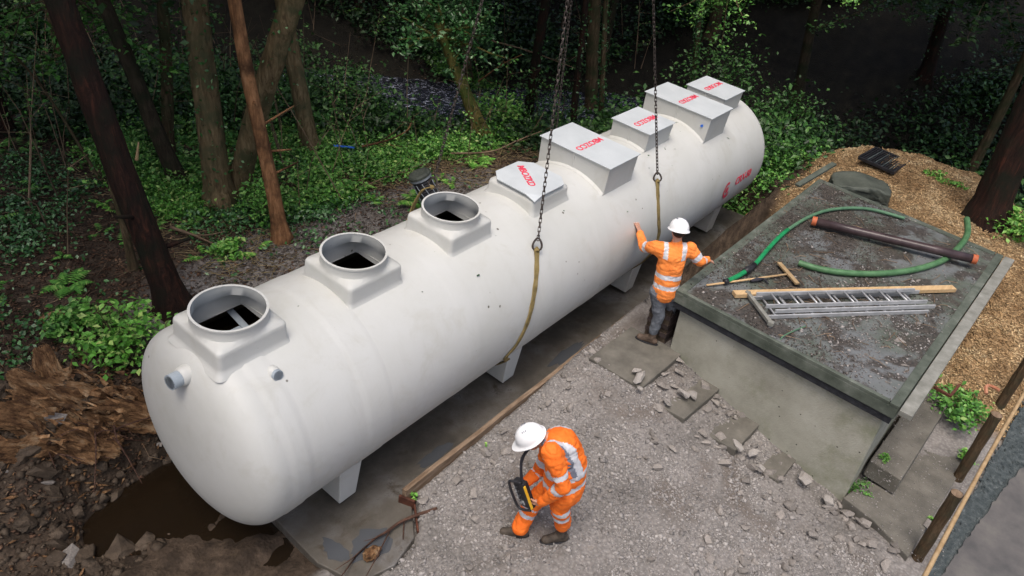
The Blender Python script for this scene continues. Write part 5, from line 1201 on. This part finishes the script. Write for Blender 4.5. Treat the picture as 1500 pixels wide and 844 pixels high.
fronds('shade_ferns', 240, -3, 14, 4, 13, lambda x, y: (sdist(x, y) > 1.9)*.6, M['leaf'])
def saplings(n_):
    m_ = MB(); P = []
    for k in range(n_):
        x, y = random.uniform(1, 19), random.uniform(3.5, 14)
        if sdist(np.array([x]), np.array([y]))[0] < 1.2 or y < 5-.25*x: continue
        z = drop(x, y); h_ = random.uniform(.7, 2.6); dx, dy = random.gauss(0, .25)*h_, random.gauss(0, .25)*h_
        q = [Vector((x, y, z)), Vector((x+dx*.4+random.gauss(0, .05), y+dy*.4, z+h_*.5)), Vector((x+dx, y+dy, z+h_))]; m_.tube(q, [.012, .008, .003], 4)
        for j in range(random.randint(2, 5)):
            a = q[1].lerp(q[2], random.random()); b = a+Vector((random.gauss(0, .3), random.gauss(0, .3), random.uniform(-.1, .35))); m_.tube([a, b], [.005, .002], 3)
            if random.random() < .6: P += [tuple(a.lerp(b, random.random())+Vector((random.gauss(0, .04), random.gauss(0, .04), random.gauss(0, .04)))) for _ in range(9)]
    tag(m_.build('bare_saplings', M['twig']), kind='stuff'); tag(leaves('sapling_leaves', np.array(P), RNG.uniform(.04, .08, len(P)), M['leaf']), kind='stuff')
saplings(230)
# shrubs and ferns one can pick out
def G(px): return px[0], px[1]
shrub(*G((0.867, 2.529, -0.600)), .5, .5, 1000, .075, M['leaf_bright'], 'bushy green plant on the earth bank beside the domed tank end', 'leafy_plant', 'leafy plants on the banks')
shrub(*G((0.647, 3.097, -0.600)), .28, .30, 500, .07, M['leaf'], 'small leafy plant on the bank left of the bushy green plant', 'leafy_plant', 'leafy plants on the banks')
shrub(*G((3.014, 3.555, -0.850)), .22, .22, 420, .085, M['leaf_bright'], 'pale green low plant at the foot of the broken orange trunk', 'leafy_plant', 'leafy plants on the banks')
shrub(*G((4.152, 4.221, -0.900)), .45, .6, 900, .06, M['leaf'], 'dark feathery shrub between the crossing trunks', 'leafy_plant')
fern(*G((1.055, 4.079, -0.700)), .4, 9, M['leaf'], 'green fern in the leaf litter at the far left')
fern(*G((5.185, 4.254, -0.900)), .45, 10, M['leaf_bright'], 'bright fern in front of the brown trunk in the clearing')
fern(*G((6.282, 3.117, -0.950)), .40, 10, M['leaf_bright'], 'fern left of the black capped pipe')
fern(*G((8.436, 3.604, -1.000)), .42, 10, M['leaf_bright'], 'fern right of the black capped pipe')
fern(*G((7.131, 4.864, -1.000)), .42, 10, M['leaf'], 'fern below the stream')
shrub(*G((10.639, 4.897, -1.200)), .8, 1.0, 1700, .085, M['leaf_bright'], 'bright leafy bush right of the leaning mossy trunk', 'bush')
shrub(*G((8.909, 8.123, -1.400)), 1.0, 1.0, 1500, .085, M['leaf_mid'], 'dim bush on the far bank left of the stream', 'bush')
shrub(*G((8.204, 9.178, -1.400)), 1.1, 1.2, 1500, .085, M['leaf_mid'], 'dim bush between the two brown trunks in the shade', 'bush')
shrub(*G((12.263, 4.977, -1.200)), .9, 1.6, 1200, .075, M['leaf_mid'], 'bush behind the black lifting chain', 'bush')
shrub(*G((11.689, 3.047, -1.100)), .45, .45, 600, .07, M['leaf'], 'low bush between the first long riser box and the thin trunks', 'bush')
shrub(13.9, 1.2, .7, .8, 1100, .07, M['leaf'], 'green bush behind the far end of the tank', 'bush')
shrub(15.0, .2, .9, 1.4, 1500, .08, M['leaf_mid'], 'tall green bush right of the far end of the tank', 'bush')
shrub(15.8, 2.4, 1.3, 2.2, 1900, .09, M['leaf_mid'], 'large bush above the last riser lids', 'bush')
shrub(16.6, -.9, .9, 1.3, 1200, .09, M['leaf_dark'], 'bush at the edge of the dark hollow right of the tank', 'bush')
shrub(*G((13.216, -3.352, -0.220)), .26, .14, 260, .06, M['leaf_bright'], 'small weed growing in the middle of the bark mulch', 'weed', z=-.22)
shrub(*G((13.195, -3.775, -0.220)), .2, .1, 160, .05, M['leaf_bright'], 'paler weed in the bark mulch near the big right trunk', 'weed', z=-.22)
shrub(*G((12.415, -4.990, -0.400)), .6, .4, 1500, .075, M['leaf_bright'], 'bright green patch of plants at the right edge below the big trunk', 'leafy_plant')
shrub(*G((8.015, -5.249, -1.100)), .38, .3, 700, .065, M['leaf'], 'leafy weed under the gutter beside the long steps', 'weed')
shrub(*G((5.888, -2.094, -1.050)), .11, .13, 260, .035, M['leaf_bright'], 'bright green tuft in the corner below the top landing', 'weed', z=-1.12)
shrub(*G((5.309, -2.020, -1.100)), .05, .06, 80, .03, M['leaf_bright'], 'tiny weed in the gravel below the top landing', 'weed', z=-1.10)
shrub(*G((6.041, -2.696, -1.250)), .09, .08, 130, .035, M['leaf'], 'small weed at the back of the second step', 'weed', z=-1.12)
shrub(*G((6.264, -4.821, -1.200)), .07, .06, 110, .03, M['leaf_bright'], 'little weed on the long upper step', 'weed', z=-1.215)
shrub(*G((5.920, -4.736, -1.500)), .16, .16, 420, .03, M['leaf'], 'mossy tuft at the foot of the wall end', 'weed', z=-1.6)
shrub(*G((6.037, -5.493, -1.500)), .07, .08, 110, .035, M['leaf_bright'], 'small weed between the lower step and the posts', 'weed', z=-1.55)
shrub(*G((7.374, -5.581, -1.400)), .14, .1, 200, .04, M['leaf_bright'], 'weed beside the middle post', 'weed', z=-1.45)
shrub(*G((1.991, -1.137, -1.250)), .05, .06, 80, .03, M['leaf_bright'], 'tiny weed at the near end of the timber plank', 'weed', z=-1.25)
shrub(*G((3.041, -1.231, -1.200)), .04, .05, 60, .03, M['leaf_bright'], 'tiny weed beside the timber plank behind the walking worker', 'weed', z=-1.2)

# ------------------------------------------------------------------ trees
def limb(m_, a, d, L, r, depth, ends):
    P = [Vector(a)]; dd = Vector(d).normalized(); n_ = 5
    for i in range(n_):
        dd = (dd+Vector((random.gauss(0, .16), random.gauss(0, .16), random.gauss(.04, .1)))).normalized(); P.append(P[-1]+dd*L/n_)
    m_.tube(P, [r*(1-.75*i/n_) for i in range(n_+1)], 6, cap=False); ends.append(P[-1]); ends.append(P[3])
    if depth:
        for k in range(3):
            b = P[random.choice((2, 3, 4))]; limb(m_, b, dd+Vector((random.gauss(0, .7), random.gauss(0, .7), random.gauss(0, .35))), L*.55, r*.45, depth-1, ends)
def tree(base, top, r0, bark, label, ext=4.0, crown=2.4, nl=4200, ls=.13, ivy=0, name='tree', rs=1.0, curve=0.0, lm='leaf_dark', stubs=0, broken=False, group='trees around the tank', low=None, cn=6, side=None):
    """trunk from base through top (a point on it as seen), carried on ext metres into a crown"""
    b = Vector(base); t = Vector(top); d = t-b; e = empty(name, tuple(b)); tag(e, label, 'tree', group)
    tot = d+d.normalized()*ext if not broken else d; n_ = 18; P = []; R_ = []
    sd_ = d.cross(Vector((0, 0, 1))); sd_ = sd_.normalized() if sd_.length > .01 else Vector((1, 0, 0))
    for i in range(n_+1):
        s_ = i/n_; w_ = Vector((mnoise.noise(Vector((s_*3, r0*50, b.x))), mnoise.noise(Vector((s_*3, r0*50+9, b.y))), 0))*.12*d.length*.12
        P.append(tot*s_+sd_*curve*math.sin(math.pi*s_)+w_*min(1, s_*4)); R_.append(r0*(1-.45*s_*rs)*(1+.5*math.exp(-s_*tot.length/.22)))
    P.insert(0, Vector((0, 0, -.25))-tot.normalized()*.1); R_.insert(0, R_[0]*1.2)
    m_ = MB()
    PP = spline(P, 5); RQ = list(np.interp(np.linspace(0, len(P)-1, len(PP)), range(len(P)), R_)); NS = 26; m_.tube(PP, RQ, NS, cap=broken)
    for i in range(len(PP)):                                     # furrows, knots and a root flare
        for j in range(NS):
            k_ = i*NS+j; p = Vector(m_.v[k_]); o_ = (p-PP[i]); th = 6.283*j/NS; h_ = PP[i].z
            f_ = 1+.10*mnoise.noise(Vector((math.cos(th)*3.2, math.sin(th)*3.2, h_*1.3+r0*77)))+.055*(1-2*abs(mnoise.noise(Vector((math.cos(th)*6, math.sin(th)*6, h_*2.2+r0*31)))))+.30*math.exp(-max(0, h_)/.16)*max(0, math.sin(th*5+r0*90))
            m_.v[k_] = tuple(PP[i]+o_*f_)
    tr = m_.build('trunk', bark, e, smooth=True)
    tr_ends = []
    if stubs:
        sb_ = MB()
        for k in range(stubs):
            s_ = random.uniform(.25, .7)*d.length/tot.length; i = int(s_*n_)+1; a = P[i]; dr = Vector((random.gauss(0, 1), random.gauss(0, 1), random.uniform(-.1, .5))).normalized(); sb_ = MB(); sb_.tube([a, a+dr*(R_[i]+.1), a+dr*(R_[i]+random.uniform(.15, .5))], [R_[i]*.25, R_[i]*.18, R_[i]*.1], 6); sb_.build('branch_stub', bark, e, smooth=True)
    if crown:
        ends = []; lm_ = MB()
        for k in range(cn):
            i = random.randint(int(n_*.78), n_); dr = Vector((random.gauss(0, 1), random.gauss(0, 1), random.uniform(.0, .9)))
            if side: dr += Vector(side)
            limb(lm_, P[i], dr, crown*random.uniform(.8, 1.25), R_[i]*.5, 1, ends)
        lm_.build('limbs', bark, e, smooth=True)['kind'] = 'stuff'
        E_ = np.array([tuple(p) for p in ends]); Q = E_[RNG.integers(0, len(E_), nl)]+RNG.normal(0, 1, (nl, 3))*np.array([crown*.2, crown*.2, crown*.15])
        tag(leaves('crown', Q, RNG.uniform(ls*.6, ls*1.4, nl), M[lm], e), kind='stuff')
    if ivy:
        hmax = min(1.0, (d.length*1.05)/tot.length); Q = []; 
        for k in range(ivy):
            s_ = random.random()*hmax; f_ = s_*n_; i = min(n_-1, int(f_))+1; c_ = P[i].lerp(P[min(i+1, n_+1)], f_-int(f_)); th = random.uniform(0, 6.283); r_ = R_[i]*1.1+abs(random.gauss(0, .035))
            Q.append((c_.x+math.cos(th)*r_, c_.y+math.sin(th)*r_, c_.z))
        tag(leaves('ivy', np.array(Q), RNG.uniform(.04, .085, len(Q)), M['ivy'], e, ub=0), kind='stuff')
    return e
def onz(px, dz=0): return (px[0], px[1], drop(px[0], px[1])+dz)
BP = lambda p, t: None
T_ = [
 # (base, top, radius, bark, label, kwargs)
 ((1.769, 2.846, -0.750), (1.416, 3.346, 2.898), .165, 'bark_red', 'thick dark red trunk leaning left, nearest the domed tank end', dict(ext=4.5, ivy=0, stubs=2, crown=2.4)),
 ((3.826, 5.053, -0.880), (3.833, 5.043, 2.252), .20, 'bark_lit', 'stout straight brown trunk left of the crossing trunks', dict(ivy=300, ext=5, crown=1.6, nl=800)),
 ((3.871, 3.523, -0.880), (3.793, 3.980, 2.486), .105, 'bark_orange', 'slim peeled orange trunk crossing in front of the diagonal one', dict(stubs=5, ext=3, crown=1.6, nl=900)),
 ((4.184, 5.215, -0.880), (4.591, 3.772, 2.439), .18, 'bark_lit', 'diagonal brown trunk leaning right behind the peeled orange trunk', dict(curve=.15, ext=4.5, ivy=90, crown=1.4, nl=700)),
 ((6.383, 5.983, -1.000), (6.163, 6.295, 1.713), .155, 'bark_lit', 'brown trunk standing in the green clearing left of the blue scrap', dict(ext=5, ivy=60, crown=1.5, nl=800)),
 ((9.688, 4.460, -1.050), (9.315, 5.335, 0.640), .15, 'bark_moss', 'short leaning mossy trunk wrapped in ivy beside the stream', dict(ext=.5, crown=.9, nl=1500, lm='ivy', ls=.09, ivy=160, cn=9)),
 ((11.620, 3.587, -1.100), (11.557, 3.677, 1.657), .075, 'bark_red', 'thin reddish trunk behind the first long riser box', dict(ivy=200, ext=5, stubs=2, crown=1.6, nl=800)),
 ((12.539, 3.385, -1.100), (12.338, 3.669, 1.568), .06, 'bark_brown', 'thin ivy covered trunk left of the small riser box', dict(ivy=420, ext=5, crown=1.6, nl=800)),
 ((16.783, 3.138, -1.100), (16.563, 3.449, 1.128), .07, 'bark_brown', 'thin trunk thickly covered in ivy behind the last riser box', dict(ivy=700, ext=5)),
 ((12.441, -4.463, -0.300), (12.319, -4.291, 2.179), .27, 'bark_red', 'massive dark trunk leaning right beside the bark mulch', dict(ext=6, crown=3.0, nl=3500)),
 ((3.819, 6.194, -0.850), (3.578, 6.535, 0.744), .13, 'bark_dim', 'leaning mossy stump of a trunk behind the dark red trunk', dict(ext=3.5, crown=2)),
 ((1.854, 3.994, -0.750), (1.837, 4.019, 0.218), .05, 'bark_brown', 'slender bare stem beside the dark red trunk', dict(ext=1, crown=0)),
 ((4.200, 7.186, -0.850), (4.398, 6.905, 1.785), .10, 'bark_brown', 'dim straight trunk in the shade left of the stout brown trunk', dict(ivy=200, ext=5)),
]
for b, t, r, bk, lab, kw in T_: tree(onz(b, -.05), t, r, M[bk], lab, **kw)
# trees standing in the dark wood beyond; crowns carry over the frame and shade the ground
bg_ = [(2.5, 9.5), (5.0, 12.5), (.0, 8.0), (-2.5, 6.0), (13.2, 8.0), (12.5, 11.5), (16.5, 6.0), (16.0, 9.5), (19.0, 4.0), (18.5, 1.0), (20.5, -1.5), (17.6, -3.6), (19.0, -6.0), (14.8, -6.2), (4.0, 16.0), (9.5, 16.0), (-4.5, 9.5), (22, 5.5), (14.6, 4.9), (12.2, 5.3)]
kinds = [('tall dark trunk in the shade of the wood', 'bark_dim'), ('reddish trunk in the shade of the wood', 'bark_red'), ('dull brown trunk in the shade of the wood', 'bark_brown')]
bg_.sort(key=lambda p: -math.atan2(p[1]+4.8, p[0]+1.9))
ORD = 'first second third fourth fifth sixth seventh eighth ninth tenth eleventh twelfth thirteenth fourteenth fifteenth sixteenth seventeenth eighteenth nineteenth twentieth'.split()+['twenty first', 'twenty second']
for i, (x, y) in enumerate(bg_):
    z = drop(x, y); lx_ = random.gauss(0, .5); ly_ = random.gauss(0, .5); k = kinds[i % 3]
    tree((x, y, z-.1), (x+lx_, y+ly_, z+4.5), random.uniform(.10, .2), M[k[1]], k[0]+', '+ORD[i]+' from the left', ext=3.5, crown=3.2, nl=4200, ls=.22, group='background trees in the wood', ivy=0 if i % 2 else 150, cn=8)
# low drooping foliage at the top of the picture
def spray(c, r, n_, s, m, label, group=None):
    c = Vector(c); e = empty('hanging_branch', tuple(c)); tag(e, label, 'branch', group); m_ = MB(); P = []
    for k in range(9):
        d = Vector((random.gauss(0, 1)*r[0], random.gauss(0, 1)*r[1], random.gauss(-.2, .6)*r[2]))*.8; q = [Vector((0, 0, r[2]*.6)), d*.5+Vector((0, 0, r[2]*.25)), d]; m_.tube(q, [.02, .012, .004], 5, cap=False)
        for j in range(n_//9): t = random.uniform(.25, 1.05); p = q[0].lerp(q[1], t*2) if t < .5 else q[1].lerp(q[2], t*2-1); P.append((p.x+random.gauss(0, .14), p.y+random.gauss(0, .14), p.z+random.gauss(-.03, .07)))
    tag(m_.build('twigs', M['bark_brown'], e), kind='stuff'); tag(leaves('foliage', np.array(P), RNG.uniform(s*.6, s*1.4, len(P)), m, e, ub=1.2), kind='stuff')
spray((13.6, 1.6, 1.9), (1.0, .9, .5), 900, .075, M['leaf'], 'leafy branch hanging above the last riser lids')
spray((15.0, .2, 2.4), (1.2, 1.0, .6), 1100, .085, M['leaf'], 'broad leafy branch at the top right of centre')
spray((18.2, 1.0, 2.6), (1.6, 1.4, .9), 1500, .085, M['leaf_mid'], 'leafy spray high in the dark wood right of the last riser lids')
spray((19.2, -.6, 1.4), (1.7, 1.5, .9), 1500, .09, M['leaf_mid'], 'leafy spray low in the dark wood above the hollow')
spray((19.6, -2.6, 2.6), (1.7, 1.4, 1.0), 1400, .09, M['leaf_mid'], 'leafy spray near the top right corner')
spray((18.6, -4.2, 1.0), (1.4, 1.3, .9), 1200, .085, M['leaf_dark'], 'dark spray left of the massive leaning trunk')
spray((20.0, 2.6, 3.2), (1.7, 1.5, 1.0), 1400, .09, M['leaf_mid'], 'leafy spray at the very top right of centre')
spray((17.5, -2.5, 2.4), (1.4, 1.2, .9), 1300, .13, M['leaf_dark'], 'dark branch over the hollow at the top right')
spray((16.5, -6.2, 1.2), (.9, .9, .7), 900, .10, M['leaf'], 'branch hanging in front of the massive leaning trunk')
spray((10.2, 5.6, 1.5), (.7, .7, .9), 1200, .09, M['ivy'], 'ivy spray hanging over the leaning mossy trunk')
spray((3.5, 8.0, 1.4), (1.1, 1.0, .6), 1200, .10, M['leaf'], 'leafy branch at the top between the left trunks')
spray((1.4, 7.5, 1.5), (.8, .8, .5), 700, .09, M['leaf'], 'leafy branch at the top left corner')
# bare leaning branches
def branch(pts, r, label, m='bark_brown', twg=4, name='fallen_branch', group=None):
    P = spline([Vector(p) for p in pts], 6); o0 = P[0].copy(); m_ = MB(); Q = [p-o0 for p in P]; m_.tube(Q, [r*(1-.7*i/len(Q)) for i in range(len(Q))], 7, jit=.08)
    for k in range(twg):
        i = random.randint(2, len(Q)-2); d = (Q[i+1]-Q[i]).normalized()+Vector((random.gauss(0, .6), random.gauss(0, .6), random.gauss(.1, .5))); L = random.uniform(.2, .5); m_.tube([Q[i], Q[i]+d*L*.5, Q[i]+d*L+Vector((0, 0, .05))], [r*.4, r*.3, r*.12], 5)
    o = m_.build(name, M[m], smooth=True); o.location = o0; tag(o, label, 'branch', group); return o
branch([(2.447, 5.646, -0.700), (2.853, 6.804, -0.875), (2.544, 7.243, 0.539), (2.235, 7.680, 1.392)], .035, 'long thin dead branch leaning up to the top left corner', twg=6)
branch([(2.794, 4.689, -0.750), (2.912, 4.265, -0.750), (3.007, 3.860, -0.780)], .03, 'bare crooked branch lying in the litter right of the dark red trunk', 'twig', 1)
branch([(3.153, 6.120, -0.300), (3.222, 6.084, 0.000)], .03, 'pale broken stick standing beside the dark red trunk', 'pine', 0)
branch([(5.775, 4.082, -0.900), (6.453, 4.136, -0.900), (7.464, 4.118, -0.900)], .018, 'thin dead branch lying in the green clearing', 'twig', 4)
branch([(8.206, 4.113, -0.900), (8.820, 3.599, -0.850), (9.610, 3.549, -0.800), (10.294, 3.383, -0.700)], .022, 'pale dead branch lying right of the black capped pipe', 'twig', 5)
branch([(12.703, 6.948, -0.153), (13.249, 6.174, -0.296), (13.931, 5.209, -0.587)], .02, 'bare forked twig crossing behind the left chain', 'twig', 5)
branch([(10.423, 5.398, -0.292), (10.702, 5.003, 0.136), (10.940, 4.666, 0.402)], .02, 'bare crooked stick above the bright leafy bush', 'bark_orange', 2)
branch([(6.953, 5.229, -0.800), (7.412, 4.978, -0.700), (8.160, 5.185, -0.750)], .025, 'brown dead branch on the bank below the stream', 'bark_orange', 5)

# ------------------------------------------------------------------ rotten stump and the torn bank beside the pit
sc_ = Vector((0.022, 1.869, -0.750)); sc_.z = drop(sc_.x, sc_.y)
st = empty('rotten_stump', tuple(sc_)); st.scale = (1.3, 1.3, 1.25); tag(st, 'torn rotten tree stump, orange brown and splintered, on the bank by the pit', 'stump')
def ridged(name, c, r, seed, rot):
    bm = bmesh.new(); bmesh.ops.create_icosphere(bm, subdivisions=6, radius=1)
    for v_ in bm.verts:
        p = v_.co; g = Vector((p.x*5, p.y*5, p.z*1.2))+Vector((seed*3.3, 0, 0)); n_ = mnoise.noise(p*1.7+Vector((seed, 2, 0)))*.45+(1-abs(mnoise.noise(g))*2)*.13+(1-abs(mnoise.noise(g*2.7))*2)*.07+mnoise.noise(p*9)*.05
        q = p*(1+n_); v_.co = Vector((q.x*r[0], q.y*r[1], q.z*r[2]))
    me_ = bpy.data.meshes.new(name); bm.to_mesh(me_); bm.free(); o = link(name, me_, M['rotten'], st); o.location = c; o.rotation_euler = rot; return o
for k, (c_, r_, e_) in enumerate((((0, .1, -.06), (.13, .12, .40), (-.75, -.45, .3)), ((.16, .05, -.10), (.11, .09, .34), (-.9, -.2, .9)), ((.28, -.16, -.18), (.12, .10, .30), (-1.2, .5, .9)), ((-.16, .0, -.10), (.12, .10, .34), (-.5, -.8, .2)), ((-.32, -.12, -.16), (.10, .10, .26), (-.3, -1.1, .2)), ((.05, .30, .0), (.10, .09, .28), (-1.0, -.2, -.3)), ((-.05, -.18, -.18), (.16, .11, .28), (-1.2, -.3, .5)), ((.42, .02, -.2), (.08, .08, .25), (-1.4, .2, .3)))): ridged('root_wood', c_, r_, 3+2*k, e_)
spl = MB()
for k in range(300):
    th = random.uniform(0, 6.283); rr = random.uniform(.1, .5); a = Vector((math.cos(th)*rr, math.sin(th)*rr*.8, random.uniform(-.2, .18)-.2*rr))
    d = Vector((-.5+random.gauss(0, .35), .45+random.gauss(0, .35), .35+random.gauss(0, .35))).normalized(); L = random.uniform(.05, .16)*(1.9 if random.random() < .1 else 1); w = random.uniform(.006, .022)
    s1 = d.orthogonal().normalized(); s2 = d.cross(s1); m0 = a+d*L*.55
    spl.add([a+s1*w, a+s2*w*.5, a-s1*w, a-s2*w*.5, m0+s1*w*.8, m0+s2*w*.3, m0-s1*w*.7, m0-s2*w*.3, a+d*L+s1*random.uniform(-w, w)], [(0, 1, 5, 4), (1, 2, 6, 5), (2, 3, 7, 6), (3, 0, 4, 7), (4, 5, 8), (5, 6, 8), (6, 7, 8), (7, 4, 8)])
spo = spl.build('splinters', M['rotten'], st); tag(spo, kind='stuff')
lg_ = MB().tube([(0, 0, 0), (.14, -.10, .02), (.3, -.22, .0)], [.075, .085, .07], 12, jit=.15).build('rotten_log', M['rotten']); lg_.location = onz((0.469, 3.451, -0.600), .03); tag(lg_, 'pale rotten log end on the bank at the far left', 'log')
rts = MB()
for k in range(26):
    a = sc_+Vector((random.uniform(-.4, .5), random.uniform(-.5, .1), random.uniform(-.35, -.05))); d = Vector((random.gauss(.3, .5), random.gauss(-.6, .4), random.gauss(-.2, .3))); rts.tube(spline([a, a+d*.2+Vector((0, 0, .03)), a+d*.42+Vector((random.gauss(0, .08), random.gauss(0, .08), -.05))], 4), [.011*(1-i/12) for i in range(9)], 5)
tag(rts.build('torn_roots', M['timber_wet'], smooth=True), 'torn roots hanging over the pit below the stump', 'roots')
# clods and rocks on the bank, half buried in it
CL = [rock_mesh('clod', 18, 90+k, M['soilclod'], .7) for k in range(5)]
for k in range(70):
    x = random.uniform(-1.4, 1.0); y = random.uniform(.4, 2.6); s_ = abs(random.gauss(.06, .045))+.03; stone(x, y, min(.17, s_), mesh=random.choice(CL if random.random() < .8 else ROCK), sink=.6)
for px, s_ in (((0.512, 3.981, -0.600), .10), ((0.020, 2.454, -0.600), .08), ((-0.027, 3.059, -0.600), .09), ((0.287, 1.825, -0.900), .14), ((-0.305, 0.562, -1.250), .20), ((-0.562, 0.669, -1.200), .16), ((-0.831, 1.175, -1.000), .12)): stone(px[0], px[1], s_, mesh=random.choice(CL), sink=.5)
bro = branch([(2.025, -1.429, -1.200), (1.703, -1.278, -1.220), (1.473, -1.253, -1.220), (1.355, -1.213, -1.250), (1.106, -1.215, -1.270)], .02, 'dark wet broken root lying on the slab edge at the bottom', 'timber_wet', 5, 'broken_root')
bits = []
for k in range(60):
    xx = random.choice([random.gauss(8.6, .9), random.uniform(1, 10)]); yy = random.gauss(-.3, .3)
    if abs(yy) < .95: zz = math.sqrt(1-yy*yy); bits.append((xx, yy*math.cos(.0687)-zz*math.sin(.0687), yy*math.sin(.0687)+zz*math.cos(.0687)+.003))
chips_mesh('leaf_bits', np.array(bits), np.clip(RNG.lognormal(math.log(.012), .5, len(bits)), .005, .03), (1, .6, .12), M['ivy'])
bro2 = lump('bark_lump', (1.229, -1.322, -1.240), (.09, .06, .05), M['rotten'], .6, 3, 3, seed=8); tag(bro2, 'split lump of red brown root wood on the slab edge', 'wood lump')
for k, px in enumerate(((12.692, -0.790, -1.000), (12.365, -1.049, -0.950), (12.011, -1.381, -0.900))):
    pass
dbr = [((12.854, -0.425, -1.000), (12.684, -1.051, -0.900)), ((12.492, -0.682, -1.100), (12.308, -1.299, -1.000)), ((12.960, -0.576, -0.900), (12.788, -1.405, -0.800))]
for k, (a, b) in enumerate(dbr):
    o = MB().beam(a, b, .09, .05).build('broken_board', M['timber_wet'], bevel=.006); tag(o, ['dark broken board by the far tank end, lowest of three', 'dark broken board by the far tank end, middle of three', 'dark broken board by the far tank end, uppermost of three'][k], 'board', 'broken boards by the far tank end')
o = MB().beam((11.104, -0.934, -1.250), (11.854, -1.049, -1.200), .20, .03).build('terracotta_slab', M['terracotta'], bevel=.005); tag(o, 'reddish slab lying in the trench under the far end of the tank', 'slab')
pc = (8.291, -5.515, -0.950); o = MB().tube(spline([Vector(pc)+Vector((-.12, .02, .0)), Vector(pc)+Vector((0, .06, .03)), Vector(pc)+Vector((.12, 0, .0)), Vector(pc)+Vector((.1, -.1, 0))], 5), .022, 6, jit=.2).build('pot_shard', M['terracotta']); tag(o, 'broken terracotta shard on the dark mulch beside the far post', 'pot shard')
